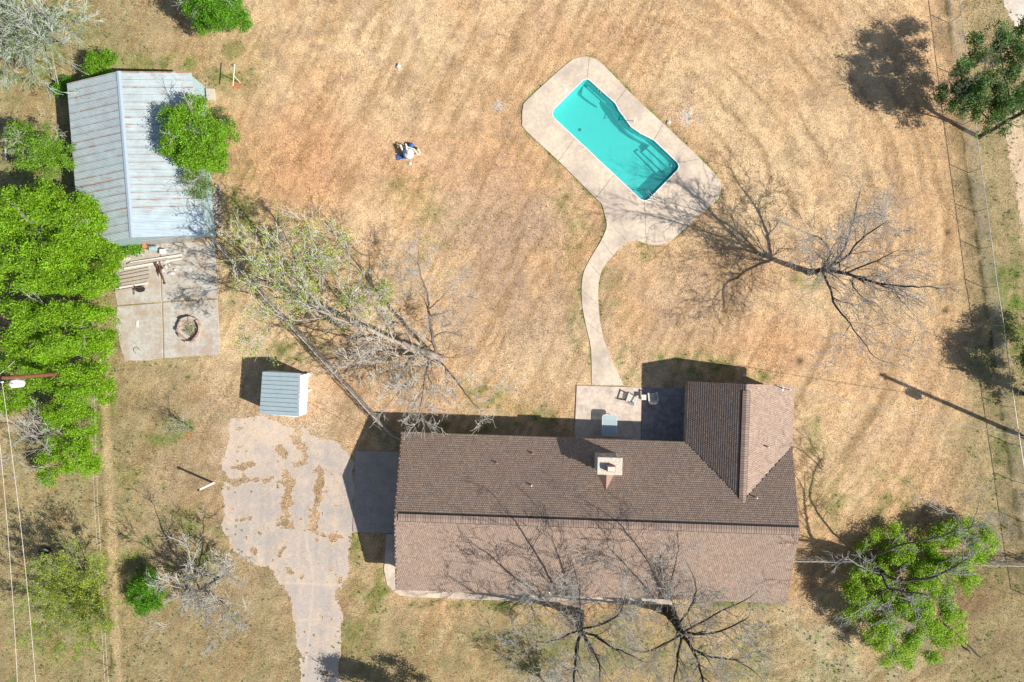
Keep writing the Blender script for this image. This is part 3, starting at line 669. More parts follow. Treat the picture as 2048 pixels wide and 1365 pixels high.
# ridge vents and caps
def ridge(x0, y0, x1, y1, z, n):
    rv = MB(); d = Vector((x1 - x0, y1 - y0, 0)); L_ = d.length; d.normalize(); s_ = Vector((-d.y, d.x, 0))
    c0 = Vector((x0, y0, z))
    for sg in (1, -1):
        wv = .37 if sg > 0 else .30  # black strip made wider on the shaded side to paint the raised vent's shadow
        a_, b_ = c0 + s_ * sg * wv, c0 + d * L_ + s_ * sg * wv
        dz = -wv * SL
        rv.add([c0 + Vector((0, 0, .055)), c0 + d * L_ + Vector((0, 0, .055)), b_ + Vector((0, 0, dz + .05)), a_ + Vector((0, 0, dz + .05))], [(0, 1, 2, 3)])
        rv.add([a_ + Vector((0, 0, dz)), b_ + Vector((0, 0, dz)), b_ + Vector((0, 0, dz + .05)), a_ + Vector((0, 0, dz + .05))], [(0, 1, 2, 3)])
    rv.add([c0 + s_ * .24 + Vector((0, 0, -.03)), c0 - s_ * .24 + Vector((0, 0, -.03)), c0 + Vector((0, 0, .05))], [(0, 1, 2)])
    rv.build('ridge_vent_and_shadow', M['black'], house)
    cp = MB(); 
    for i in range(n):
        t0 = L_ * i / n; t1 = L_ * (i + 1) / n - .022
        kk = rng.uniform(.8, 1.08); cp.col = tuple(q * kk for q in SHC[3])
        lf = rng.uniform(.008, .015)
        for sg in (1, -1):
            A_, B_ = c0 + d * t0, c0 + d * t1
            e_ = s_ * sg * .26; dz = Vector((0, 0, -.26 * SL + .08)); tp = Vector((0, 0, .085))
            cp.add([A_ + tp + Vector((0, 0, lf)), A_ + e_ + dz + Vector((0, 0, lf)), B_ + e_ + dz, B_ + tp], [(0, 1, 2, 3)])
            cp.add([A_ + tp, A_ + e_ + dz, A_ + e_ + dz + Vector((0, 0, lf)), A_ + tp + Vector((0, 0, lf))], [(0, 1, 2, 3)])
    tag(cp.build('ridge_cap', M['shingle'], house), kind='stuff')
ridge(-HL + .3, 0, HL - .05, 0, RZ, 160)
ridge(WXR, VY - .1, WXR, WY - .45, WRZ, 46)
# walls, gables, fascia
ov = .45
walls = MB().prism([(-HL + ov, -HW + ov), (HL - ov, -HW + ov), (HL - ov, HW - ov), (-HL + ov, HW - ov)], 0, EZ + .04)
wallo = walls.build('wall', M['brick'], house)
MB().prism([(WX0 + ov, HW - ov + .004), (WX1 - ov - .004, HW - ov + .004), (WX1 - ov - .004, WY - ov), (WX0 + ov, WY - ov)], 0, EZ + .03).build('wall', M['brick'], house)
for sx in (-1, 1):
    x = sx * (HL - ov)
    MB().add([(x, -HW + ov, EZ), (x, HW - ov, EZ), (x, 0, RZ - .2), (x - sx * .1, -HW + ov, EZ), (x - sx * .1, HW - ov, EZ), (x - sx * .1, 0, RZ - .2)], [(0, 1, 2), (3, 4, 5), (0, 3, 4, 1), (1, 4, 5, 2), (2, 5, 3, 0)]).build('gable', M['whitewall'], house)
MB().add([(WX0 + ov, WY - ov, EZ), (WX1 - ov, WY - ov, EZ), (WXR, WY - ov, WRZ - .2), (WX0 + ov, WY - ov - .1, EZ), (WX1 - ov, WY - ov - .1, EZ), (WXR, WY - ov - .1, WRZ - .2)], [(0, 1, 2), (3, 4, 5), (0, 3, 4, 1), (1, 4, 5, 2), (2, 5, 3, 0)]).build('gable', M['whitewall'], house)
def window(x, y, z, w_, h_, axis):
    f = MB(); p = MB()
    dx, dy = (w_, .08) if axis == 'x' else (.08, w_)
    for s_ in (-1, 1):
        f.box((x, y, z + s_ * h_ / 2), (dx + (.08 if axis == 'x' else 0), dy + (.08 if axis == 'y' else 0), .07))
        if axis == 'x': f.box((x + s_ * w_ / 2, y, z), (.07, .085, h_ - .07))
        else: f.box((x, y + s_ * w_ / 2, z), (.085, .07, h_ - .07))
    fo = f.build('window', M['white'], house)
    p.box((x, y, z), (dx - .07 if axis == 'x' else .03, dy - .07 if axis == 'y' else .03, h_ - .07)); p.build('pane', M['windowpane'], fo)
for x in (-12, -8.5, -5, 1.5, 5, 8.5, 12): window(x, -HW + ov - .02, 1.5, 1.5, 1.1, 'x')
for x in (-11, -7.5, -4): window(x, HW - ov + .02, 1.5, 1.2, 1.0, 'x')
for y in (6.8, 8.6): window(WX0 + ov - .02, y, 1.3, 1.1, 1.3, 'y')
window(WXR, WY - ov + .02, 1.5, 1.6, 1.1, 'x')
for y in (-3, 0, 3): window(HL - ov + .02, y, 1.5, 1.2, 1.0, 'y')
gd = MB(); 
for k in range(4): gd.box((-HL + ov - .03, 1.9, .32 + .54 * k), (.06, 4.9, .52))
gd.build('garage_door', M['white'], house)
for (x, y) in ((3.4, HW - ov + .03), (-1.5, -HW + ov - .03)):
    d_ = MB().box((x, y, 1.05), (1.0, .06, 2.05)).build('door', M['white'], house)
    MB().box((x + .4, y + (.05 if y > 0 else -.05), 1.0), (.05, .06, .05)).build('handle', M['darkmetal'], d_)
# fascia boards
fa = MB()
for pts in ([(-HL, -HW), (HL, -HW)], [(-HL, HW), (WX0, HW)], [(WX0, HW), (WX0, WY)], [(WX1, -0 + HW), (WX1, WY)]):
    a_, b_ = Vector((*pts[0], 0)), Vector((*pts[1], 0)); d_ = (b_ - a_); cen = (a_ + b_) / 2
    fa.box((cen.x, cen.y, EZ - .12), (abs(d_.x) + .02, abs(d_.y) + .02, .16) if True else 0)
MBf = fa.build('fascia', M['fasciawood'], house)
# chimney
CXh, CYh = .66, 4.25
ch = MB().box((CXh, CYh, 3.95), (1.62, 1.10, 2.2)).build('chimney', M['stone'], house, bevel=.03)
MB().box((CXh, CYh, 5.10), (1.74, 1.22, .12)).build('chimney_cap', M['stone'], ch, bevel=.03)
rb = MB(); rr = random.Random(4)
for i in range(90):
    side = rr.choice('NSEW'); a_ = rr.uniform(-.8, .8)
    if side in 'NS': c_ = (CXh + a_, CYh + (.54 if side == 'N' else -.54), rr.uniform(3.3, 4.95))
    else: c_ = (CXh + (.79 if side == 'E' else -.79), CYh + a_ * .62, rr.uniform(3.3, 4.95))
    rb.rock(c_, (.13, .13, .1), rr, 1)
tag(rb.build('stone_facing', M['stone'], ch), kind='stuff')
MB().box((CXh + .05, CYh - .12, 5.36), (.62, .42, .42)).build('flue', M['terra'], ch, bevel=.03)
MB().box((CXh + .05, CYh - .12, 5.60), (.50, .30, .06)).build('flue_lid', M['palewood'], ch)
CRZ = roofz(0, 2.3)
MB().add([(CXh - .84, 3.80, roofz(0, 3.8) + .02), (CXh, 3.80, CRZ + .05), (CXh, 2.28, CRZ + .05)], [(0, 2, 1)]).build('cricket', M['shingle'], house)
ck = bpy.data.objects[-1] if False else None
mbk = MB(); mbk.col = s2l((156, 126, 112)); mbk.add([(CXh + .84, 3.80, roofz(0, 3.8) + .02), (CXh, 3.80, CRZ + .052), (CXh, 2.28, CRZ + .052)], [(0, 1, 2)]); mbk.build('cricket', M['shingle'], house)
for o_ in house.children:
    if o_.name == 'cricket':
        d_ = o_.data.color_attributes['Col'].data
        for q in d_: q.color = (*s2l((128, 104, 94)), 1)
# plumbing vents
def im2local(px, py, h):
    q = V(px, py, h) - house.location; a_ = radians(2.0)
    return (q.x * cos(a_) - q.y * sin(a_), q.x * sin(a_) + q.y * cos(a_))
for px, py in ((1066, 910), (994, 928), (1063, 970), (1510, 994)):
    x, y = im2local(px, py, 3.6); z = roofz(x, y)
    MB().tube([(x, y, z - .05), (x, y, z + .34)], .055, 8).build('vent_pipe', M['terra'] if px < 1100 and py < 960 else M['palewood'], house)
x, y = im2local(1535, 894, 3.3); z = EZ + (WX1 - x) * SL
MB().tube([(x, y, z - .05), (x, y, z + .38)], .06, 8).build('vent_pipe', M['palewood'], house)
x, y = im2local(1574, 779, 3.8); z = EZ + (WX1 - x) * SL
ms = MB().tube([(x, y, z - .1), (x, y, z + 1.15), (x + .06, y, z + 1.3), (x + .2, y, z + 1.25)], .035, 8).build('service_mast', M['galv'], house)
MB().lathe((x, y, z), [(.16, 0), (.05, .12)], 10).build('flashing', M['white'], ms)

# ------------------------------------------------------------------ small metal-roofed shed
shed = thing('garden_shed', 'small white shed with a flat pale blue-grey panelled roof, between yard slab and drive', 'shed', P(580, 785))
def wl(name, poly, z0, z1, mt, par): return MB().prism(w2(poly), z0, z1).build(name, mt, par, local=False)
A_ = [V(546, 741), V(617, 748), V(613, 828), V(540, 822)]
mb = MB(); hs = [2.15, 2.4, 2.4, 2.15]
mb.add([(p.x, p.y, 0) for p in A_] + [(p.x, p.y, h - .05) for p, h in zip(A_, hs)], [(0, 1, 5, 4), (1, 2, 6, 5), (2, 3, 7, 6), (3, 0, 4, 7), (4, 5, 6, 7)])
mb.build('wall', M['whitewall'], shed, local=False)
RC = [V(525, 744, 2.2), V(601, 747, 2.45), V(598, 834, 2.45), V(519, 829, 2.2)]
for i in range(10):
    t0, t1 = i / 10, (i + 1) / 10
    a0, b0 = RC[0].lerp(RC[3], t0), RC[1].lerp(RC[2], t0); a1, b1 = RC[0].lerp(RC[3], t1 - .008), RC[1].lerp(RC[2], t1 - .008)
    up = Vector((0, 0, .035)); dn = Vector((0, 0, -.05)); r1 = RC[0].lerp(RC[3], t0 + .014); r2 = RC[1].lerp(RC[2], t0 + .014)
    mb = MB()
    mb.add([a0, b0, b1, a1, a0 + dn, b0 + dn, b1 + dn, a1 + dn], [(0, 1, 2, 3)[::-1], (4, 5, 6, 7), (0, 4, 5, 1), (1, 5, 6, 2), (2, 6, 7, 3), (3, 7, 4, 0)])
    mb.add([a0, b0, r2, r1, a0 + up, b0 + up, r2 + up, r1 + up], [(4, 7, 6, 5), (0, 1, 5, 4), (3, 2, 6, 7), (1, 2, 6, 5), (0, 3, 7, 4)])
    mb.build('roof_panel', M['shed'], shed, local=False)
d_ = MB().box((A_[1].lerp(A_[2], .5).x + .03, A_[1].lerp(A_[2], .5).y, 1.0), (.05, 1.1, 1.9)).build('door', M['whitewall'], shed, local=False)
MB().box((A_[1].lerp(A_[2], .5).x + .08, A_[1].lerp(A_[2], .5).y - .4, 1.0), (.05, .05, .12)).build('handle', M['darkmetal'], d_).location = (-0, 0, 0)
for o_ in d_.children: o_.location = -Vector(shed.location)
tag(MB().box((P(620, 781)[0], P(620, 781)[1], .06), (.35, .16, .12), .6).build('timber_block', M['palewood']), 'pale wooden block on the grass by the shed door', 'block')
tag(MB().lathe((*P(619, 750)[:2], 0), [(.12, 0), (.16, .3), (.15, .3)], 12).build('bucket', M['white']), 'white bucket at the top right corner of the garden shed', 'bucket')

# ------------------------------------------------------------------ corrugated barn
EB, RB = 2.35, 3.45
barn = thing('metal_barn', 'large shed with rust streaked corrugated gable roof, left of the lawn', 'barn', P(300, 335))
bw, be = [V(135, 172, EB), V(160, 502, EB)], [V(384, 146, EB), V(406, 471, EB)]
rn, rso = V(238, 144, RB), V(265, 475, RB)
def sheetrow(c00, c01, c10, c11, n, newfrom=None):
    """c00 ridge north, c01 ridge south, c10 eave north, c11 eave south"""
    ax = (c01 - c00); L_ = ax.length; axn = ax.normalized()
    w_ = L_ / n
    dwn = ((c10 + c11) / 2 - (c00 + c01) / 2)
    # mesh: x along ridge, y down slope, z normal (ridge origin)
    vs = []; fs = []; waves = 6; k = 7; cols = waves * k + 1
    for j in range(2):
        for i in range(cols):
            xx = -.03 + (w_ + .06) * i / (cols - 1)
            vs.append((xx - 0, j, .011 * cos(2 * pi * i / k)))
    me = None
    for q in range(n):
        t0 = q / n
        o0 = c00.lerp(c01, t0); d0 = c10.lerp(c11, t0) - o0; 
        if me is None:
            sl_ = (d0).length
            mb = MB(); mb.v = [(v_[0], v_[1] * sl_, v_[2]) for v_ in vs]; mb.c = [(1, 1, 1)] * len(vs)
            mb.f = [(i, i + 1, cols + i + 1, cols + i) for i in range(cols - 1)]
            ob = mb.build('roof_sheet', M['sheet'], None, smooth=True); me = ob.data
            me2 = me.copy(); me2.materials[0] = M['sheetnew']
        else:
            ob = bpy.data.objects.new('roof_sheet', me); C.objects.link(ob)
        if newfrom is not None and q >= newfrom: ob.data = me2
        ob.parent = barn
        xa = axn; ya = d0.normalized(); za = xa.cross(ya).normalized()
        if za.z < 0: za = -za
        from mathutils import Matrix
        mtx = Matrix(((xa.x, ya.x, za.x, 0), (xa.y, ya.y, za.y, 0), (xa.z, ya.z, za.z, 0), (0, 0, 0, 1)))
        mtx.translation = o0 - barn.location + Vector((0, 0, .03 + .004 * (q % 2)))
        ob.matrix_basis = mtx
sheetrow(rn, rso, bw[0], bw[1], 22)
sheetrow(rn, rso, be[0], be[1], 22, 19)
rc = MB(); 
for sg in (-1, 1):
    o0 = Vector((sg * .17, 0, -.045))
    rc.add([rn + Vector((0, .03, .085)), rso + Vector((0, -.03, .085)), rso + o0 + Vector((0, -.03, .09)), rn + o0 + Vector((0, .03, .09))], [(0, 1, 2, 3)])
rc.build('ridge_cap', mat('ridge_flashing', (.42, .49, .55), .4, metal=.1, nscale=4, namp=.08), barn, local=False)
B_ = [V(178, 199), V(410, 174), V(431, 474), V(203, 502)]
for i in range(4):
    a_, b_ = B_[i], B_[(i + 1) % 4]
    if i in (0, 2):
        top = (rn if i == 0 else rso).copy(); top = Vector(((a_.x + b_.x) / 2, (a_.y + b_.y) / 2, RB - .12))
        mb = MB().add([(a_.x, a_.y, 0), (b_.x, b_.y, 0), (b_.x, b_.y, EB), top, (a_.x, a_.y, EB)], [(0, 1, 2, 3, 4)])
    else:
        mb = MB().add([(a_.x, a_.y, 0), (b_.x, b_.y, 0), (b_.x, b_.y, EB), (a_.x, a_.y, EB)], [(0, 1, 2, 3)])
    mb.build('wall', M['palewall'], barn, local=False)
c_ = B_[2].lerp(B_[3], .35)
dd = (B_[3] - B_[2]).normalized(); 
MB().box((c_.x, c_.y - .05, 1.05), (3.2, .06, 2.05), math.atan2(dd.y, dd.x)).build('sliding_door', M['galv'], barn, local=False)
tag(MB().prism(w2([(414, 179), (431, 180), (432, 203), (416, 204)]), 0, .25).build('door_step', M['concrete'], None, bevel=.02), 'pale concrete step at the barn side, near its top right corner', 'step')

# ------------------------------------------------------------------ furniture on the patio
def copy_tree(o, parent=None):
    c_ = o.copy(); C.objects.link(c_)
    if parent is not None: c_.parent = parent
    for chh in list(o.children): copy_tree(chh, c_)
    return c_
def slatted_chair():
    r = thing('slatted_chair', 'grey slatted garden chair standing in the sun on the patio', 'chair')
    g = M['chairwood']
    for i in range(5): MB().box((0, -.16 + .105 * i, .36 - .012 * (4 - i) + .0), (.52, .085, .022)).build('seat_slat', g, r)
    for i in range(6):
        a_ = (i - 2.5) * .085; top = .92 - abs(i - 2.5) * .035
        MB().tube([(a_, -.2, .32), (a_ * 1.35, -.42 - 0.0, top)], .0, 4).v
        MB().box((a_ * 1.15, -.34, (.30 + top) / 2), (.07, .02, (top - .30) * 1.08), 0, radians(22)).build('back_slat', g, r)
    for s_ in (-1, 1):
        MB().box((s_ * .33, .02, .56), (.12, .72, .025)).build('armrest', g, r)
        MB().box((s_ * .29, .30, .275), (.04, .09, .55)).build('leg', g, r)
        MB().box((s_ * .29, -.30, .26), (.04, .09, .56), 0, radians(14)).build('leg', g, r)
    MB().box((0, -.36, .62), (.56, .03, .07), 0, radians(22)).build('back_rail', g, r)
    return r
M['chairwood'] = mat('grey_chair_wood', (.60, .56, .50), .75, nscale=12, namp=.2)
c1_ = slatted_chair(); c1_.location = (*P(1261, 797)[:2], .08); c1_.rotation_euler = (0, 0, radians(-18)); c1_['group'] = 'slatted chairs on the patio'
c2_ = copy_tree(c1_); c2_.location = (*P(1303, 794)[:2], .08); c2_.rotation_euler = (0, 0, radians(6)); c2_['label'] = 'grey slatted garden chair in the shade of the house wing'
st = thing('side_table', 'little square pale side table between the two slatted chairs', 'side table', (*P(1285, 794)[:2], .08))
MB().box((0, 0, .45), (.36, .40, .03)).build('table_top', M['palewood'], st)
for sx in (-1, 1):
    for sy in (-1, 1): MB().box((sx * .15, sy * .17, .22), (.035, .035, .43)).build('leg', M['palewood'], st)
gt = thing('glass_table', 'rectangular patio table with a rounded glass top, half in shade by the house', 'table', (*P(1216, 848)[:2], .08), radians(-1.5))
def rrect(w_, h_, r_, n=5):
    out = []
    for cx_, cy_, a0 in ((w_ / 2 - r_, h_ / 2 - r_, 0), (-w_ / 2 + r_, h_ / 2 - r_, 90), (-w_ / 2 + r_, -h_ / 2 + r_, 180), (w_ / 2 - r_, -h_ / 2 + r_, 270)):
        for k in range(n + 1):
            a_ = radians(a0 + 90 * k / n); out.append((cx_ + r_ * cos(a_), cy_ + r_ * sin(a_)))
    return out
MB().prism(rrect(1.06, 1.52, .16), .70, .715).build('table_top', M['tglass'], gt)
pts = rrect(1.1, 1.56, .18)
MB().tube([(x, y, .705) for x, y in pts + pts[:1]], .02, 6, False).build('rim', M['white'], gt)
MB().box((0, .38, .66), (.95, .04, .03)).build('crossbar', M['white'], gt)
MB().box((0, -.38, .66), (.95, .04, .03)).build('crossbar', M['white'], gt)
for sx in (-1, 1):
    for sy in (-1, 1): MB().tube([(sx * .46, sy * .66, 0), (sx * .42, sy * .55, .69)], .018, 6).build('leg', M['white'], gt)
tag(MB().lathe((*P(1224, 787)[:2], .08), [(.17, 0), (.17, .015), (.14, .02)], 20, 1, 1.3).build('stone_disc', M['concrete']), 'faint round pale disc lying on the sunny part of the patio', 'disc')

# ------------------------------------------------------------------ pool filter in the lawn
F0 = (*P(819, 311)[:2], 0)
fl = thing('sand_filter', 'round grey pool filter tank with white pipes out on the dry lawn', 'pool filter', F0)
MB().lathe((0, 0, .05), [(.22, 0), (.38, .15), (.41, .35), (.38, .55), (.25, .70), (.08, .74)], 20).build('tank', M['tank'], fl, smooth=True)
MB().lathe((-.03, .02, .78), [(.13, 0), (.13, .12), (.07, .16)], 12).build('valve', M['plainw'] if 'plainw' in M else M['galv'], fl)
MB().tube([(-.03, .0, .95), (-.04, -.28, .95)], .025, 6).build('valve_handle', M['darkmetal'], fl)
MB().tube([(-.05, .1, .85), (-.15, .62, .85), (-.15, .62, .15)], .045, 8).build('pipe', M['white'], fl)
MB().tube([(-.15, .55, .35), (.42, .38, .35), (.70, -.05, .3), (.86, .05, .3), (.72, .42, .3)], .04, 8).build('pipe', M['white'], fl)
MB().tube([(-.62, .62, .55), (-.42, .18, .55)], .075, 8).build('pipe', M['white'], fl)
MB().tube([(-.62, .62, .5), (-.62, .62, 0)], .05, 8).build('pipe', M['white'], fl)
MB().tube([(-.42, .18, .5), (-.3, .12, .3), (-.1, .1, .2)], .05, 8).build('pipe', M['white'], fl)
pm = thing('pool_pump', 'blue topped pump behind the round filter tank', 'pump', (F0[0] + .17, F0[1] + .68, 0))
MB().lathe((0, 0, 0), [(.2, 0), (.21, .3), (.17, .42), (.05, .46)], 12).build('housing', M['blue'], pm, smooth=True)
MB().tube([(.1, -.1, .15), (.42, -.22, .15)], .11, 10).build('motor', M['darkmetal'], pm)
tb = MB(); r2 = random.Random(5); pts = []
for j in range(5):
    for i in range(7): pts.append((F0[0] - 1.0 + i * .13 + r2.uniform(-.04, .04), F0[1] - .42 + j * .1 + i * .03 + r2.uniform(-.03, .03), .02 + r2.uniform(0, .14)))
tb.add(pts, [(j * 7 + i, j * 7 + i + 1, (j + 1) * 7 + i + 1, (j + 1) * 7 + i) for j in range(4) for i in range(6)])
tag(tb.build('tarp', M['blue']), 'crumpled blue tarp on the grass left of the filter tank', 'tarp')
M['rockw'] = mat('white_rock', (.55, .53, .49), .9, nscale=9, namp=.4, bump=.5)
def rock(px, py, rx, ry, rz, label, seed, mt='rockw', name='rock'):
    tag(MB().rock((*P(px, py)[:2], .02), (rx, ry, rz), random.Random(seed), .7).build(name, M[mt]), label, 'rock')
rock(797, 132, .2, .32, .3, 'white rock alone on the lawn near the top of the photo', 1)
rock(820, 328, .16, .2, .14, 'pale stone at the foot of the filter tank', 2)
rock(1337, 245, .2, .22, .2, 'white lump of rubble just outside the pool deck, right side', 3)
rock(1488, 751, .2, .14, .12, 'pale stone in the green grass behind the wing', 4)

# ------------------------------------------------------------------ clutter on the yard slab
def plank(x0, y0, x1, y1, w_, h, z, mt, name, label, group):
    a_, b_ = V(x0, y0), V(x1, y1); d_ = b_ - a_; c_ = (a_ + b_) / 2
    return tag(MB().box((c_.x, c_.y, z), (d_.length, w_, h), math.atan2(d_.y, d_.x)).build(name, mt, bevel=.01), label, 'plank', group)
G1 = 'weathered boards lying below the barn'
plank(262, 527, 366, 511, .17, .06, .16, M['palewood'], 'board', 'topmost long pale board, running to the right under the small box', G1)
plank(250, 538, 366, 518, .15, .05, .13, M['palewood'], 'board', 'bright long board directly below the topmost one', G1)
plank(258, 530, 340, 519, .13, .05, .22, M['wood'], 'board', 'brown board resting across the long pale boards', G1)
G2 = 'parallel weathered planks above the plough disc'
cfg = [(240, 549, 300, 537, 'first'), (236, 556, 301, 543, 'second'), (235, 564, 302, 551, 'third'), (234, 571, 300, 559, 'fourth'), (231, 578, 297, 567, 'fifth'), (232, 584, 292, 573, 'lowest')]
for i, (x0, y0, x1, y1, w_) in enumerate(cfg):
    plank(x0, y0, x1, y1, .15, .10, .10 + .012 * (i % 3), M['wood'] if i != 4 else M['palewood'], 'plank', f'weathered plank, {w_} from the top in the parallel row', G2)
plank(231, 523, 262, 517, .26, .05, .08, M['palewood'], 'short_board', 'short pale wide board at the left, half under leaves', G1)
tag(MB().box((*P(330, 505)[:2], .32), (.42, .38, .22), .05).build('box', M['tank'], bevel=.02), 'small light grey box sitting on the long boards', 'box')
pot = thing('rusty_drum', 'upright rusty drum with a pink top against the barn wall', 'drum', (*P(298, 495)[:2], .05))
MB().lathe((0, 0, 0), [(.22, 0), (.23, .55), (.2, .58)], 16).build('body', M['rust'], pot)
MB().lathe((0, 0, .58), [(.19, 0), (.19, .02)], 16).build('top', M['terra'], pot)
tk = thing('grey_tank', 'small pale grey tank lying beside the rusty drum', 'tank', (*P(310, 498)[:2], .05))
MB().tube([(-.22, 0, .22), (.28, -.02, .22)], [.2, .2], 14).build('shell', M['palewall'], tk)
MB().tube([(-.02, 0, .40), (-.02, 0, .5)], .06, 8).build('cap', M['galv'], tk)
cr = thing('crate', 'small open crate of rubble left of the drum', 'crate', (*P(280, 509)[:2], .05))
for dx, dy, w_, d_ in ((-.2, 0, .03, .34), (.2, 0, .03, .34), (0, -.17, .43, .03), (0, .17, .43, .03)): MB().box((dx, dy, .12), (w_, d_, .24)).build('side_board', M['wood'], cr)
cb = MB(); r3 = random.Random(9)
for i in range(7): cb.rock((r3.uniform(-.13, .13), r3.uniform(-.1, .1), .18), (.07, .07, .07), r3)
tag(cb.build('rubble', M['rockw'], cr), kind='stuff')
# plough disc with frame
dsc = thing('plough_disc', 'dark round plough disc with a bent iron frame below the plank row', 'plough disc', (*P(283, 579)[:2], .05))
MB().lathe((0, 0, .06), [(.03, .0), (.2, .02), (.34, .08), (.35, .07)], 22, 1.1, .7).build('disc', M['darkmetal'], dsc)
MB().tube([(-.55, .3, .1), (-.2, .12, .3), (.2, .1, .2)], .03, 6).build('frame_bar', M['rust'], dsc)
MB().tube([(-.6, .0, .1), (-.35, -.05, .35), (.05, .05, .2)], .03, 6).build('frame_bar', M['darkmetal'], dsc)
MB().tube([(-.5, -.42, .08), (-.3, -.1, .3), (-.32, .18, .2)], .03, 6).build('frame_bar', M['rust'], dsc)
pg = thing('iron_plough', 'rusty iron plough share with a curved beam on the slab joint', 'plough', (*P(318, 540)[:2], .05))
MB().add([(-.12, .72, .1), (-.02, .35, .45), (.16, -.12, .28), (.02, -.62, .03), (-.18, -.1, .04), (-.13, .3, .05)], [(0, 1, 2), (0, 2, 5), (2, 4, 5), (2, 3, 4)]).build('share', M['rust'], pg)
MB().tube([(.2, .75, .1), (.22, .2, .3), (.3, -.1, .35), (.42, -.6, .15), (.5, -1.0, .06)], [.03, .04, .05, .05, .04], 6).build('beam', M['rust'], pg)
MB().lathe((.5, -1.05, .04), [(.07, 0), (.08, .06), (.03, .09)], 8).build('beam_end', M['darkmetal'], pg)
G3 = 'broken stones heaped beside the plough'
r4 = random.Random(6)
for px, py, sx, sy, lb in ((332, 525, .33, .15, 'white broken block at the top of the heap by the plough'), (333, 535, .17, .17, 'buff stone in the middle of the heap'), (327, 542, .15, .14, 'pinkish stone nearest the plough beam'), (344, 547, .33, .16, 'flat white block at the bottom of the heap'), (351, 540, .16, .12, 'small dark edged stone at the right of the heap'), (340, 530, .1, .1, 'small tan stone between the two larger blocks')):
    tag(MB().rock((*P(px, py)[:2], .09), (sx, sy, .14), r4, 1).build('stone', M['rockw']), lb, 'stone', G3)
tag(MB().lathe((*P(322, 537)[:2], .06), [(.2, 0), (.2, .08), (.12, .1)], 12).build('iron_hub', M['darkmetal']), 'dark iron hub among the stones', 'iron hub')
# fire ring
fr_ = thing('fire_ring', 'round fire pit of loose bricks holding dry branches on the slab', 'fire pit', (*P(382, 658)[:2], .05))
bme = {}
bc = [(.46, .38, .30), (.38, .25, .19), (.50, .43, .35)]
for k in range(3):
    mb = MB(); mb.col = bc[k]; mb.box((0, 0, 0), (.24, .13, .10)); ob = mb.build('brick', M['ringstone'], None, bevel=.012)
    bme[k] = ob.data; bpy.data.objects.remove(ob)
rr = random.Random(3)
for c in range(4):
    n = 24
    for i in range(n):
        a_ = 2 * pi * (i + .5 * (c % 2)) / n
        if c == 3 and rr.random() < .35: continue
        r_ = .83 + (.13 if abs(a_ - 1.5 * pi) < .5 else 0) + rr.uniform(-.02, .02)
        ob = inst(bme[rr.choice((0, 0, 1, 2))], 'brick', fr_, (r_ * cos(a_), r_ * sin(a_) * 1.05, .055 + c * .105), (rr.uniform(-.06, .06), rr.uniform(-.06, .06), a_ + pi / 2 + rr.uniform(-.1, .1)))
        if not ob.modifiers: pass
br = MB(); 
for i in range(130):
    a_ = rr.uniform(0, 2 * pi); q = rr.uniform(0, .62); x, y = q * cos(a_), q * sin(a_); b_ = rr.uniform(0, 2 * pi); l = rr.uniform(.15, .4)
    br.col = rr.choice(((.45, .38, .22), (.3, .3, .14), (.2, .22, .1), (.5, .44, .3)))
    x2, y2 = x + l * cos(b_), y + l * sin(b_)
    if math.hypot(x2, y2) > .72: continue
    br.tube([(x, y, rr.uniform(.05, .22)), ((x + x2) / 2, (y + y2) / 2, rr.uniform(.12, .32)), (x2, y2, rr.uniform(.08, .28))], .012, 3, False)
tag(br.build('dry_branches', M['plain'], fr_), kind='stuff')
tag(MB().lathe((*P(276, 648)[:2], .05), [(.1, 0), (.13, .03), (.08, .05)], 14, 1, 2.2).build('oval_patch', M['palewood']), 'small oval pale plate on the lower left slab', 'plate')
sr = [(*[(P(273.5, 700)[0] + .22 * cos(a_)), (P(273.5, 700)[1] + .22 * sin(a_))], .07) for a_ in [k * .5 for k in range(10)]]
tag(MB().tube(sr, .018, 5).build('iron_hoop', M['darkmetal']), 'broken dark hoop lying on the lower left slab', 'hoop')
# rubble strip beside the barn
rbm = MB(); r5 = random.Random(12)
for i in range(150):
    t_ = r5.random(); rbm.col = r5.choice(((.42, .33, .28), (.5, .45, .42), (.33, .2, .15), (.55, .52, .5)))
    px = 436 + r5.uniform(-7, 8) + (t_ - .5) * 6; py = 372 + t_ * 100
    rbm.rock((*P(px, py)[:2], .05), (r5.uniform(.07, .16), r5.uniform(.06, .12), r5.uniform(.08, .2)), r5, 1)
tag(rbm.build('rubble', M['ringstone']), 'strip of broken bricks and stones along the right wall of the barn', 'rubble', kind='stuff')

# ------------------------------------------------------------------ posts, fences, wires
cl = thing('clothesline_post', 'leaning tee shaped clothesline post right of the barn', 'clothesline post', P(481, 167))
MB().tube([P(481, 167, 0), P(467.5, 151, 1.55)], .035, 8).build('post', M['palewood'], cl, local=False)
MB().tube([P(469.5, 129, 1.55), P(466, 173, 1.55)], .035, 8).build('crossbar', M['palewood'], cl, local=False)
wpst = thing('white_post', 'square white post standing alone in the grass left of the drive', 'post', P(427, 966))
MB().box((0, 0, 1.25), (.13, .13, 2.5)).build('shaft', M['white'], wpst)
MB().box((0, 0, 2.51), (.16, .16, .05)).build('cap', M['darkmetal'], wpst)

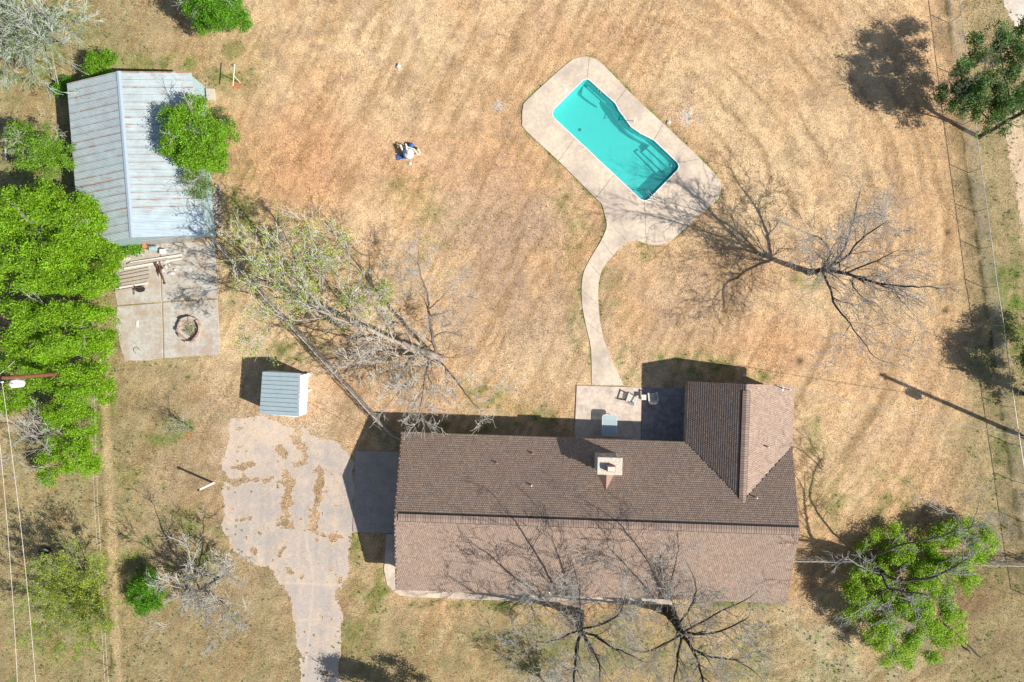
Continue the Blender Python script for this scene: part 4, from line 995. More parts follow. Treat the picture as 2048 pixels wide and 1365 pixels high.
def chainlink(root, pts, h, sp=.12, sag=0, wr=.0058):
    seg = []
    for a_, b_ in zip(pts[:-1], pts[1:]):
        a_, b_ = V(*a_), V(*b_); d_ = (b_ - a_); L_ = d_.length; d_.normalize(); n_ = int(L_ / sp)
        for i in range(n_):
            for s_ in (1, -1):
                x0 = i * sp; x1 = x0 + s_ * h
                y0, y1 = 0.05, h
                if x1 < 0: y1 = .05 + (h - .05) * (x0 / (x0 - x1)); x1 = 0
                if x1 > L_: y1 = .05 + (h - .05) * ((L_ - x0) / (x1 - x0)); x1 = L_
                seg.append(([tuple(a_ + d_ * x0 + Vector((0, 0, y0))), tuple(a_ + d_ * x1 + Vector((0, 0, y1)))], [wr, wr]))
    return seg
def tubes(name, segs, sides, mt, parent=None, cols=None):
    """many polylines into one mesh; segs = [(pts, radii)]"""
    groups = {}
    for k, (p_, r_) in enumerate(segs): groups.setdefault(len(p_), []).append(k)
    VV = []; FF = []; CC = []; base = 0
    for m_, ids in groups.items():
        A = np.array([segs[k][0] for k in ids], dtype=float); R = np.array([segs[k][1] for k in ids], dtype=float)
        T = np.empty_like(A); T[:, 1:-1] = A[:, 2:] - A[:, :-2]; T[:, 0] = A[:, 1] - A[:, 0]; T[:, -1] = A[:, -1] - A[:, -2]
        T /= np.linalg.norm(T, axis=2, keepdims=True) + 1e-9
        ref = np.where((np.abs(T[:, :1, 2:3]) < .9), np.array([0, 0, 1.0]), np.array([1.0, 0, 0])); ref = np.broadcast_to(ref, T.shape)
        U = np.cross(T, ref); U /= np.linalg.norm(U, axis=2, keepdims=True) + 1e-9; Wv = np.cross(T, U)
        an = np.arange(sides) * 2 * pi / sides
        ring = A[:, :, None] + R[:, :, None, None] * (np.cos(an)[None, None, :, None] * U[:, :, None] + np.sin(an)[None, None, :, None] * Wv[:, :, None])
        n_ = len(ids); idx_ = base + np.arange(n_ * m_ * sides).reshape(n_, m_, sides); nx_ = np.roll(idx_, -1, axis=2)
        FF.append(np.stack([idx_[:, :-1], nx_[:, :-1], nx_[:, 1:], idx_[:, 1:]], -1).reshape(-1, 4))
        VV.append(ring.reshape(-1, 3)); base += n_ * m_ * sides
        if cols is not None:
            cc = cols(R); CC.append(np.repeat(cc.reshape(-1, 3), sides, 0))
    return np_mesh(name, np.concatenate(VV), np.concatenate(FF), mt, np.concatenate(CC) if cols is not None else None, parent, smooth=True)

FB = [(1887, -50), (1899, 47), (1912, 152), (1937, 346), (1949, 424.6), (1958.5, 498), (1969, 576), (1981.5, 652), (1992, 735), (2003, 812), (2014, 886), (2026, 962), (2036, 1040), (2048, 1118), (2060, 1195)]
FB.insert(3, (1925, 250))
ft = 1.375
fence = thing('chainlink_fence', 'long chain link fence with steel posts along the right side of the lawn', 'fence', P(1958, 498))
for p_ in FB: MB().tube([P(*p_), (*P(*p_)[:2], ft)], .03, 8).build('post', M['galv'], fence, local=False)
MB().tube([(*P(*p_)[:2], ft + .02) for p_ in FB], .026, 6).build('top_rail', M['galv'], fence, local=False)
tag(tubes('wire_mesh', chainlink(fence, FB, ft), 3, M['galv'], fence), kind='stuff')

def brushfence(name, label, pts, h, n_br, seed, rails=(.022, .018)):
    f = thing(name, label, 'fence', P(*pts[0]))
    for p_ in pts: MB().tube([P(*p_), (*P(*p_)[:2], h)], .035, 8).build('post', M['wood'], f, local=False)
    for k, z in enumerate((h, h * .62)):
        rp = []
        r_ = random.Random(seed + k)
        for a_, b_ in zip(pts[:-1], pts[1:]):
            for q in range(3):
                t_ = q / 3; rp.append((*P(a_[0] + (b_[0] - a_[0]) * t_, a_[1] + (b_[1] - a_[1]) * t_)[:2], z + r_.uniform(-.06, .06)))
        rp.append((*P(*pts[-1])[:2], z))
        MB().tube(rp, rails[0], 6).build('rail', M['palewood'] if k == 0 else M['wood'], f, local=False)
    r_ = random.Random(seed + 9); segs = []
    for i in range(n_br):
        k = r_.randrange(len(pts) - 1); t_ = r_.random(); a_, b_ = V(*pts[k]), V(*pts[k + 1]); d_ = (b_ - a_).normalized(); s_ = Vector((-d_.y, d_.x, 0))
        c_ = a_.lerp(b_, t_) + s_ * r_.uniform(-.12, .12); l = r_.uniform(.4, 1.7) * r_.choice((-1, 1))
        z0 = r_.uniform(.1, h); z1 = min(h + .1, max(.05, z0 + r_.uniform(-.5, .5)))
        segs.append(([tuple(c_ + Vector((0, 0, z0))), tuple(c_ + d_ * l * .5 + s_ * r_.uniform(-.1, .1) + Vector((0, 0, (z0 + z1) / 2))), tuple(c_ + d_ * l + s_ * r_.uniform(-.15, .15) + Vector((0, 0, z1)))], [.014, .012, .008]))
    def cf(R):
        rr_ = np.random.RandomState(seed); return np.repeat(np.array([.30, .26, .21])[None, None] * rr_.uniform(.4, 1.5, (len(R), 1, 1)), R.shape[1], 1)
    tag(tubes('dry_vines', segs, 3, M['bark'], f, cf), kind='stuff')
    tag(tubes('wire_mesh', chainlink(f, pts, h, .2, 0, .004), 3, M['galv'], f), kind='stuff')
    return f
brushfence('wire_fence', 'vine tangled wire fence running diagonally from barn corner to house', [(438, 484), (478, 528), (522, 577), (566, 626), (611, 675), (656, 724), (700, 772), (745, 822), (788, 866), (816, 880)], 1.3, 420, 21)
brushfence('wire_fence', 'vine tangled wire fence running right from the house gable end', [(1558, 1112), (1620, 1113), (1690, 1115), (1760, 1117), (1830, 1119), (1900, 1120), (1970, 1121), (2040, 1122), (2100, 1123)], 1.3, 380, 33)
fw = thing('boundary_fence', 'thin wire fence with short posts down the left boundary line', 'fence', P(204, 1010))
bp_ = [(194, 700), (198, 860), (203, 1010), (208, 1082), (214, 1200), (222, 1335), (228, 1400)]
for p_ in bp_: MB().tube([P(*p_), (*P(*p_)[:2], .95)], .03, 6).build('post', M['darkmetal'], fw, local=False)
for z in (.45, .85): MB().tube([(*P(*p_)[:2], z) for p_ in bp_], .005, 4).build('wire', M['galv'], fw, local=False)
fr2 = thing('wooden_rail', 'short weathered rail on posts at the top left, above the barn', 'rail', P(118, 140))
for p_ in ((104, 92), (122, 168), (130, 90)): MB().tube([P(*p_), (*P(*p_)[:2], 1.1)], .04, 6).build('post', M['wood'], fr2, local=False)
MB().tube([P(100, 88, 1.1), P(117, 170, 1.1)], .035, 6).build('bar', M['wood'], fr2, local=False)
MB().tube([P(100, 88, 1.05), P(130, 84, 1.05)], .035, 6).build('bar', M['wood'], fr2, local=False)
lg = tag(MB().tube([P(10, 255, .1), P(12, 320, .12)], [.1, .07], 8).build('fallen_log', M['palewood']), 'pale log lying at the left edge beside the barn shade', 'log')

# utility poles and wires
up = thing('utility_pole', 'reddish wooden utility pole with a white transformer at the left edge', 'utility pole', P(184, 743))
TP = Vector(P(2, 757, 9.4)); bpz = V(184, 743)
MB().tube([bpz, bpz.lerp(TP, .98)], [.17, .12], 12).build('pole', M['polewood'], up, local=False)
def onpole(h, dx=0, dy=0): q = bpz.lerp(TP, h / 9.4); return (q.x + dx, q.y + dy, h)
tr_ = onpole(8.0, 0, -.42)
MB().lathe(tr_, [(.24, -.45), (.27, -.4), (.27, .35), (.2, .42), (.05, .45)], 18).build('transformer', M['white'], up, local=False, smooth=True)
MB().box(onpole(8.0, 0, -.17), (.1, .3, .3)).build('bracket', M['galv'], up, local=False)
for k in (-1, 1): MB().lathe((tr_[0] + k * .1, tr_[1], tr_[2] + .42), [(.04, 0), (.03, .1), (.04, .16)], 8).build('bushing', M['galv'], up, local=False)
MB().lathe((TP.x, TP.y - .25, 9.2), [(.05, 0), (.06, .1), (.03, .2)], 8).build('insulator', M['white'], up, local=False)
def wire(a_, b_, r_, label, sag=.6, n=14, mt='galv', name='overhead_wire'):
    a_, b_ = Vector(a_), Vector(b_)
    pts = [a_.lerp(b_, i / n) - Vector((0, 0, sag * 4 * (i / n) * (1 - i / n))) for i in range(n + 1)]
    tag(MB().tube(pts, r_, 5).build(name, M[mt]), label, 'wire')
wire((TP.x, TP.y - .25, 9.3), P(80, 1480, 8.8), .012, 'right hand overhead wire dropping from the pole to the bottom edge', .3, mt='palewood')
wire(P(-14, 757, 8.3), P(40, 1480, 8.0), .012, 'left hand overhead wire down the left edge of the yard', .3, mt='palewood')
wire(P(30, 722, 7.2), P(-40, 780, 8.2), .012, 'short wire slanting past the transformer', .1, mt='palewood')
up2 = thing('utility_pole', 'wooden utility pole just outside the right edge, seen by its long shadow', 'utility pole', P(2058, 879))
b2 = V(2058, 879); T2 = Vector((b2.x, b2.y, 10.6))
MB().tube([b2, T2], [.18, .13], 10).build('pole', M['polewood'], up2, local=False)
MB().lathe((b2.x, b2.y - .42, 8.3), [(.24, -.45), (.27, -.4), (.27, .35), (.2, .42)], 16).build('transformer', M['white'], up2, local=False)
MB().box((b2.x, b2.y, 10.3), (.12, .5, .1)).build('crossarm', M['polewood'], up2, local=False)
msx = im2local(1574, 779, 3.8); hm = house.matrix_basis @ Vector((msx[0] + .2, msx[1], EZ + (WX1 - msx[0]) * SL + 1.25))
wire(hm, (b2.x, b2.y, 7.2), .017, 'service cable from the wing roof to the pole on the right', .35)
wire(P(618, 806, 2.3), P(812, 905, 2.7), .012, 'thin cable from the garden shed to the house gable', .12, mt='darkmetal')
tub = thing('dark_tub', 'dark tub lying in the shadow of the feathery tree, lower left', 'tub', P(94, 1101))
MB().lathe((0, 0, 0), [(.3, 0), (.36, .35), (.33, .35), (.28, .1)], 16, 1.2, .8).build('body', M['darkmetal'], tub)
MB().tube([(-.3, .1, .35), (.1, .22, .4), (.35, .05, .35)], .025, 6).build('handle', M['galv'], tub)

# ------------------------------------------------------------------ trees
def rndv(r): 
    while True:
        v_ = (r.uniform(-1, 1), r.uniform(-1, 1), r.uniform(-1, 1)); l = v_[0] ** 2 + v_[1] ** 2 + v_[2] ** 2
        if .01 < l < 1: l = math.sqrt(l); return (v_[0] / l, v_[1] / l, v_[2] / l)
def nrm(v_):
    l = math.sqrt(v_[0] ** 2 + v_[1] ** 2 + v_[2] ** 2) or 1; return (v_[0] / l, v_[1] / l, v_[2] / l)
def grow(r, out, p, d, L_, rad, lev, par):
    n_ = (7, 6, 4, 3, 3)[lev]
    st_ = L_ / n_; pts = [p]; rs_ = [rad]; dirs = [d]
    wob = par['wob'] * (1.0 if lev < 2 else .9)
    for i in range(n_):
        q = rndv(r); d = nrm((d[0] + q[0] * wob, d[1] + q[1] * wob, d[2] + q[2] * wob + par['up'] * .12))
        p = (p[0] + d[0] * st_, p[1] + d[1] * st_, max(.1, p[2] + d[2] * st_)); pts.append(p); dirs.append(d)
        rs_.append(max(par['rmin'], rad * (1 - .8 * (i + 1) / n_)))
    out.append((pts, rs_, lev))
    if lev >= par['levels']: return
    nch = par['nch'][lev]
    for c in range(nch):
        t_ = r.uniform(.2, 1.0) * n_; i = min(int(t_), n_ - 1); f = t_ - i
        cp = tuple(pts[i][k] * (1 - f) + pts[i + 1][k] * f for k in range(3))
        q = rndv(r); dd_ = dirs[min(i + 1, n_)]
        a_ = par['spread']; cd = nrm((dd_[0] + q[0] * a_, dd_[1] + q[1] * a_, dd_[2] + q[2] * a_ * .8))
        grow(r, out, cp, cd, L_ * r.uniform(.32, .72), max(par['rmin'], rs_[i] * .62), lev + 1, par)
DEF = dict(wob=.33, up=.2, rmin=.0085, levels=3, nch=[5, 6, 5, 0], spread=.85)
def barkcol(dark, pale):
    dark = np.array(dark); pale = np.array(pale)
    def f(R):
        k = np.clip((.045 - R) / .034, 0, 1)[..., None]; k = k * k * (3 - 2 * k); return dark * (1 - k) + pale * k
    return f
DARK, PALE = (.10, .085, .07), (.50, .47, .43)
def tree(name, label, base, limbs, seed, cat='tree', tw=2.2, dens=1.3, par=None, dark=DARK, pale=PALE, lobes=None, leafcol=(.16, .30, .03), nleaf=0, leafsz=.085, group=None, tips=0, start=1.2, forks=0, lw=1.0):
    """limbs: list of (r0, r1, [(px,py,h) ...] as the photo shows them)"""
    r = random.Random(seed); pr = dict(DEF); pr.update(par or {})
    root = thing(name, label, cat, P(*base), group=group)
    big = []; tws = []
    for li, (r0, r1, pts) in enumerate(limbs):
        wpts = [P(*p_) for p_ in pts]
        sm = catmull(wpts, 4); n_ = len(sm)
        sm = [(p_[0] + r.uniform(-.05, .05) * (0 < i < n_ - 1), p_[1] + r.uniform(-.05, .05) * (0 < i < n_ - 1), p_[2]) for i, p_ in enumerate(sm)]
        lk = .78 * lw if li else .9; rad = [(r0 + (r1 - r0) * (i / (n_ - 1)) ** .8) * lk for i in range(n_)]
        big.append((sm, rad))
        L_ = sum(math.dist(sm[i], sm[i + 1]) for i in range(n_ - 1))
        for c in range(int(L_ * dens * (1.0 if li else .5)) + 1):
            t_ = (r.random() ** .8) * (n_ - 1); i = min(int(t_), n_ - 2)
            if sm[i][2] < start: continue
            d_ = nrm(tuple(sm[i + 1][k] - sm[i][k] for k in range(3))); q = rndv(r)
            cd = nrm((d_[0] * .9 + q[0] * .9, d_[1] * .9 + q[1] * .9, d_[2] * .7 + q[2] * .6 + .15))
            grow(r, tws, sm[i], cd, tw * r.uniform(.5, 1.15), min(.07, max(.018, rad[i] * .48)), 1, pr)
        if forks and li and r0 >= .085:
            for c in range(2):
                i = int(n_ * (.25 + .36 * c + r.uniform(0, .12))); i = min(i, n_ - 2)
                d_ = nrm(tuple(sm[i + 1][k] - sm[i][k] for k in range(3))); q = rndv(r); sg_ = 1 if (c + li) % 2 else -1
                sd2 = (-d_[1] * sg_, d_[0] * sg_, .1)
                cd = nrm((d_[0] * .8 + sd2[0] * .75 + q[0] * .25, d_[1] * .8 + sd2[1] * .75 + q[1] * .25, d_[2] * .7 + .12 + q[2] * .2))
                grow(r, tws, sm[i], cd, min(2.5, L_ * r.uniform(.4, .62)), rad[i] * .6, 0, pr)
        if li or len(limbs) == 1: grow(r, tws, sm[-1], nrm(tuple(sm[-1][k] - sm[-2][k] for k in range(3))), tw * .9, rad[-1], 1, pr)
    tubes('trunk', big, 8, M['bark'], root, barkcol(dark, pale))
    allseg = [(p_, r_) for p_, r_, l in tws]
    if allseg: tag(tubes('twigs', allseg, 3, M['bark'], root, barkcol(dark, pale)), kind='stuff')
    lc = []
    rs_ = np.random.RandomState(seed)
    if lobes:
        lobes = list(lobes) + [(px + rad * .85 * math.cos(q + px), py + rad * .85 * math.sin(q + px), rad * r.uniform(.28, .48), h - .25) for (px, py, rad, h, *_z) in lobes for q in (0.3, 1.6, 2.8, 4.1, 5.3)]
        tot = sum(l[2] ** 2 for l in lobes)
        for (px, py, rad, h, *rest) in lobes:
            c_ = np.array(P(px, py, h)); R_ = rad / PXM * (1 - h / HC); vh = (rest[0] if rest else .75) * R_
            k = max(6, int(1.5 * nleaf * rad ** 2 / tot / 34))
            u_ = rs_.normal(size=(k * 5, 3)); u_ /= np.linalg.norm(u_, axis=1, keepdims=True)
            rr_ = rs_.uniform(.3, 1.0, (k * 5, 1)) ** .6 * (1 + .42 * (noise(u_[:, 0] * 3 + px, u_[:, 1] * 3 + py, .55, seed) - .5)[:, None] * 2)
            cc_ = c_ + u_ * rr_ * np.array([R_, R_, vh])
            nz = fbm(cc_[:, 0] * 30 + cc_[:, 2] * 9, cc_[:, 1] * 30, 25, seed, 3) + (cc_[:, 2] - c_[2]) / vh * .06
            cc_ = cc_[np.argsort(-nz)][:int(k * 1.15)]; cc_ = cc_[rs_.permutation(len(cc_))[:k]]
            lc.append(cc_)
    if tips:
        tp = np.array([p_[-1] for p_, r_, l in tws if l >= 2]); tp = tp[rs_.rand(len(tp)) < tips]; 
        if len(tp): lc.append(tp)
    if lc:
        ctr = np.concatenate(lc); per = 34 if lobes else 5
        ctr = ctr[ctr[:, 2] > .15]
        n_ = len(ctr) * per
        cc_ = np.repeat(ctr, per, 0) + rs_.normal(size=(n_, 3)) * (np.array([.17, .17, .13]) if lobes else .10)
        cl_tone = np.repeat(rs_.uniform(.5, 1.28, (len(ctr), 1)), per, 0)
        nr = rs_.normal(size=(n_, 3)) * .55 + np.array([0, 0, 1.0]); nr /= np.linalg.norm(nr, axis=1, keepdims=True)
        a_ = rs_.uniform(0, 2 * pi, n_); ref = np.stack([np.cos(a_), np.sin(a_), np.zeros(n_)], -1)
        u_ = np.cross(nr, ref); u_ /= np.linalg.norm(u_, axis=1, keepdims=True) + 1e-9; w_ = np.cross(nr, u_)
        sz = rs_.uniform(.6, 1.25, (n_, 1)) * leafsz
        vv = np.stack([cc_ - u_ * sz, cc_ + w_ * sz * .5, cc_ + u_ * sz, cc_ - w_ * sz * .5], 1).reshape(-1, 3)
        base_c = np.array(leafcol); col_ = base_c[None] * cl_tone * rs_.uniform(.65, 1.35, (n_, 1)); 
        yl = rs_.uniform(0, 1, (n_, 1)) ** 3; col_ = col_ * (1 - yl * .5) + np.array([base_c[0] * 1.9, base_c[1] * 1.25, base_c[2]]) * yl * .5
        tag(np_mesh('crown', vv, np.arange(n_ * 4).reshape(-1, 4), M['leaf'], np.repeat(col_, 4, 0), root), kind='stuff')
    return root

# A: bare spreading tree right of the pool
tree('bare_tree', 'leafless wide spreading tree standing alone right of the pool', (1618, 546), [
    (.30, .20, [(1618, 546, 0.00), (1628, 543, 1.20), (1640, 541, 2.47)]),
    (.17, .06, [(1640, 541, 2.47), (1660, 532, 3.0), (1688, 500, 3.8), (1702, 455, 4.6), (1712, 415, 5.6)]),
    (.12, .05, [(1655, 536, 3.53), (1690, 515, 5.66), (1722, 478, 7.52), (1760, 452, 9.25)]),
    (.19, .06, [(1640, 541, 2.47), (1680, 545, 4.59), (1730, 560, 6.46), (1780, 570, 8.05), (1835, 575, 9.65)]),
    (.10, .04, [(1690, 546, 4.86), (1740, 528, 6.72), (1785, 505, 8.32)]),
    (.13, .045, [(1645, 545, 2.60), (1660, 580, 4.06), (1668, 608, 4.86), (1690, 636, 5.92), (1712, 665, 6.46), (1738, 702, 6.99)]),
    (.11, .04, [(1648, 538, 3.26), (1660, 505, 4.59), (1640, 478, 5.39), (1612, 465, 5.92)]),
    (.12, .04, [(1643, 540, 2.6), (1650, 526, 4.6), (1640, 512, 6.6), (1622, 502, 8.4)]),
    (.07, .03, [(1700, 560, 5.26), (1720, 590, 5.92), (1755, 610, 6.46)]),
    (.07, .03, [(1785, 572, 8.05), (1800, 600, 8.32), (1812, 612, 8.58)]),
], 5, forks=1, tw=2.7, dens=1.25, par=dict(nch=[6, 5, 4, 0], rmin=.0108), dark=(.09, .08, .07), pale=(.42, .39, .35))
# B: old leaning bare tree
tree('bare_tree', 'old leafless tree with a thick pale leaning trunk above the house corner', (884, 720), [
    (.42, .30, [(884, 720, 0), (862, 712, .9), (835, 702, 1.7), (800, 688, 2.6)]),
    (.26, .10, [(800, 688, 2.6), (765, 672, 3.6), (725, 655, 4.6), (680, 640, 5.4), (640, 622, 6.0)]),
    (.18, .06, [(865, 714, .8), (850, 730, 2.2), (820, 760, 4.0), (785, 800, 5.6)]),
    (.15, .05, [(862, 716, .8), (852, 745, 2.6), (845, 790, 4.6), (838, 830, 6.0)]),
    (.13, .05, [(870, 716, .6), (900, 745, 2.6), (925, 780, 4.2), (950, 810, 5.2)]),
    (.12, .04, [(820, 696, 2.2), (790, 720, 3.6), (755, 725, 4.8), (715, 722, 5.6)]),
    (.10, .04, [(790, 684, 2.8), (770, 640, 4.2), (762, 610, 5.0)]),
    (.10, .04, [(838, 712, 2), (800, 712, 3.4), (760, 700, 4.4)]),
], 8, forks=1, tw=2.2, dens=1.3, par=dict(nch=[6, 5, 4, 0], rmin=.0125), dark=(.34, .28, .22), pale=(.60, .56, .49), tips=.05, leafcol=(.24, .30, .06), leafsz=.05)
tree('bare_tree', 'slender leafless tree rising above the leaning trunk, crown pointing up the lawn', (876, 716), [
    (.16, .11, [(876, 716, 0), (868, 690, 1.6), (862, 655, 3.2), (857, 622, 4.6)]),
    (.10, .04, [(857, 622, 4.6), (856, 590, 5.6), (842, 552, 6.6), (835, 515, 7.4)]),
    (.07, .03, [(857, 622, 4.6), (842, 590, 5.4), (815, 570, 6.2)]),
    (.07, .03, [(858, 618, 4.6), (880, 600, 5.5), (905, 570, 6.5)]),
    (.06, .025, [(866, 675, 2.2), (890, 665, 3.6), (925, 672, 4.6)]),
    (.05, .025, [(859, 630, 4.2), (885, 628, 5), (920, 610, 5.8)]),
], 9, tw=1.7, dens=1.9, par=dict(rmin=.009, nch=[5, 7, 5, 0]), dark=(.16, .13, .11), pale=(.46, .42, .37))
# C: budding tree
tree('budding_tree', 'tall grey tree just coming into small green leaf in the middle left of the lawn', (690, 655), [
    (.26, .20, [(690, 655, 0), (672, 640, 1.6), (650, 620, 3.0)]),
    (.15, .05, [(650, 620, 3.0), (620, 590, 4.6), (590, 545, 6.2), (560, 500, 7.6)]),
    (.14, .05, [(650, 620, 3.0), (640, 570, 4.8), (640, 510, 6.4), (625, 465, 7.6)]),
    (.13, .04, [(655, 625, 2.8), (600, 600, 4.4), (555, 580, 5.8), (515, 570, 6.8)]),
    (.12, .04, [(660, 628, 2.6), (690, 580, 4.4), (700, 530, 5.8), (690, 480, 7)]),
    (.11, .04, [(650, 620, 3), (600, 570, 4.8), (550, 530, 6.4), (515, 500, 7.2)]),
    (.10, .04, [(660, 630, 2.6), (620, 640, 4), (575, 640, 5.2), (545, 625, 6)]),
    (.09, .04, [(670, 635, 2.4), (710, 610, 4), (735, 580, 5.2)]),
], 12, forks=1, tw=2.1, dens=.8, par=dict(nch=[6, 5, 4, 0], rmin=.0125), dark=(.30, .27, .23), pale=(.60, .58, .49), tips=.55, leafcol=(.34, .46, .05), leafsz=.066)
# D, E: two front trees
tree('bare_tree', 'left one of two dark leafless trees in front of the house', (1157, 1228), [
    (.55, .24, [(1157, 1228, 0), (1158, 1234, .5), (1159, 1245, 1.4), (1160, 1262, 2.40)]),
    (.19, .08, [(1160, 1262, 2.40), (1154, 1295, 4.08), (1150, 1335, 6.00), (1146, 1380, 7.92)]),
    (.15, .05, [(1160, 1262, 2.40), (1180, 1290, 4.08), (1198, 1330, 5.76), (1200, 1380, 7.68)]),
    (.14, .05, [(1160, 1262, 2.40), (1190, 1272, 3.84), (1220, 1292, 5.52), (1260, 1310, 6.96)]),
    (.13, .05, [(1158, 1258, 2.40), (1138, 1240, 4.08), (1110, 1215, 5.76), (1080, 1185, 7.20)]),
    (.12, .04, [(1158, 1256, 2.40), (1160, 1210, 4.56), (1155, 1160, 6.48), (1140, 1110, 8.16)]),
    (.10, .04, [(1157, 1260, 2.40), (1120, 1278, 4.08), (1085, 1285, 5.52), (1055, 1275, 6.72)]),
    (.10, .04, [(1162, 1258, 2.64), (1200, 1250, 4.56), (1240, 1225, 6.48), (1252, 1190, 7.92)]),
], 15, forks=1, tw=2.3, dens=1.0, par=dict(nch=[6, 5, 4, 0], rmin=.009), dark=(.06, .052, .045), pale=(.37, .36, .33))
tree('bare_tree', 'right one of two dark leafless trees in front of the house', (1338, 1222), [
    (.60, .26, [(1338, 1222, 0), (1343, 1230, .5), (1352, 1246, 1.5), (1364, 1268, 2.64)]),
    (.21, .07, [(1364, 1268, 2.64), (1385, 1300, 4.32), (1400, 1340, 6.24), (1412, 1385, 7.92)]),
    (.15, .05, [(1364, 1268, 2.64), (1358, 1300, 4.08), (1352, 1340, 5.76), (1346, 1375, 7.20)]),
    (.15, .05, [(1362, 1262, 2.64), (1400, 1268, 4.32), (1440, 1262, 6.00), (1490, 1240, 7.68)]),
    (.12, .04, [(1385, 1298, 4.32), (1420, 1315, 5.52), (1470, 1320, 6.96), (1510, 1345, 7.92)]),
    (.11, .04, [(1362, 1270, 2.64), (1330, 1288, 4.08), (1290, 1305, 5.52), (1260, 1300, 6.72)]),
    (.11, .04, [(1356, 1252, 2.20), (1380, 1215, 4.56), (1392, 1170, 6.72), (1370, 1120, 8.40)]),
    (.10, .04, [(1370, 1262, 2.88), (1430, 1230, 5.28), (1500, 1195, 7.44)]),
    (.10, .04, [(1358, 1256, 2.40), (1345, 1205, 4.80), (1320, 1160, 6.72)]),
], 16, forks=1, tw=2.3, dens=1.0, par=dict(nch=[6, 5, 4, 0], rmin=.009), dark=(.06, .052, .045), pale=(.37, .36, .33))
# G: bare tree lower left
tree('bare_tree', 'small pale leafless tree beside a round green bush, lower left', (440, 1158), [
    (.20, .14, [(440, 1158, 0), (418, 1170, 1.2), (396, 1184, 2.2)]),
    (.11, .04, [(396, 1184, 2.2), (370, 1205, 3.2), (345, 1240, 4.2)]),
    (.09, .03, [(396, 1184, 2.2), (370, 1178, 3.2), (335, 1170, 4)]),
    (.09, .03, [(400, 1180, 2), (385, 1150, 3), (378, 1110, 4.2)]),
    (.08, .03, [(410, 1172, 1.8), (412, 1210, 3), (415, 1260, 4)]),
    (.08, .03, [(405, 1176, 2), (440, 1200, 3), (465, 1225, 4)]),
    (.07, .03, [(420, 1168, 1.5), (450, 1150, 2.6), (470, 1120, 3.6)]),
], 18, tw=1.6, dens=2.2, par=dict(rmin=.0125, nch=[5, 7, 5, 0]), dark=(.20, .18, .15), pale=(.49, .47, .42), start=.8)
tree('round_bush', 'dense dark green bush between the feathery tree and the small bare tree', (300, 1178), [
    (.07, .04, [(300, 1178, 0), (296, 1180, .8)]), (.04, .02, [(296, 1180, .8), (285, 1190, 1.4)])], 20, cat='bush', tw=.6, dens=2, par=dict(levels=2),
    lobes=[(296, 1170, 26, 1.3), (284, 1200, 22, 1.0), (306, 1192, 20, 1.1), (280, 1180, 18, 1.4)], leafcol=(.11, .30, .012), nleaf=11000, leafsz=.055)
# F: feathery tree
tree('feathery_tree', 'feathery yellow green multi stemmed tree at lower left', (196, 1175), [
    (.12, .07, [(196, 1175, 0), (180, 1182, 1.2), (165, 1190, 2)]),
] + [(.06, .02, [(192, 1176, .3), (192 + (x - 192) * .45, 1178 + (y - 1178) * .45, 1.6), (x, y, 3.4)]) for x, y in ((110, 1130), (150, 1118), (90, 1165), (80, 1210), (95, 1250), (135, 1275), (175, 1262), (190, 1130), (205, 1240), (120, 1190))],
    22, tw=1.5, dens=3.4, par=dict(rmin=.007, nch=[4, 6, 5, 0], spread=.55, wob=.2), dark=(.12, .10, .08), pale=(.30, .29, .20), tips=.95, leafcol=(.30, .42, .04), leafsz=.056, start=.5)
# left mass of bright green trees
GR = 'bright green trees crowded along the left edge'
tree('green_tree', 'broad bright green tree overlapping the lower left corner of the barn', (150, 475), [(.2, .12, [(150, 475, 0), (125, 472, 2), (105, 470, 3.5)]), (.1, .04, [(105, 470, 3.5), (60, 440, 5)]), (.1, .04, [(110, 470, 3.5), (150, 440, 5)])], 31, tw=1.5, dens=1.4, par=dict(levels=2), group=GR,
     lobes=[(45, 425, 50, 4.6), (95, 440, 60, 5), (150, 470, 48, 4.2), (60, 500, 65, 4.8), (120, 530, 60, 4.4), (180, 450, 26, 3.6), (20, 560, 55, 4), (165, 420, 30, 3.8), (90, 395, 26, 4.2), (180, 515, 42, 3.4), (215, 508, 26, 2.2)], leafcol=(.215, .42, .018), nleaf=62000, leafsz=.075)
tree('green_tree', 'bright green tree left of the yard slab, in the middle of the left mass', (170, 625), [(.2, .12, [(170, 625, 0), (140, 625, 2), (120, 622, 3.5)]), (.1, .04, [(120, 622, 3.5), (70, 600, 5)]), (.1, .04, [(120, 622, 3.5), (160, 660, 4.6)])], 32, tw=1.5, dens=1.4, par=dict(levels=2), group=GR,
     lobes=[(80, 590, 55, 4.6), (150, 590, 58, 4.2), (190, 560, 32, 3.4), (60, 640, 45, 4.2), (120, 670, 62, 4.6), (180, 650, 45, 3.6), (50, 700, 45, 4), (150, 715, 50, 3.8), (190, 700, 32, 3), (95, 735, 40, 3.6)], leafcol=(.215, .42, .018), nleaf=56000, leafsz=.075)
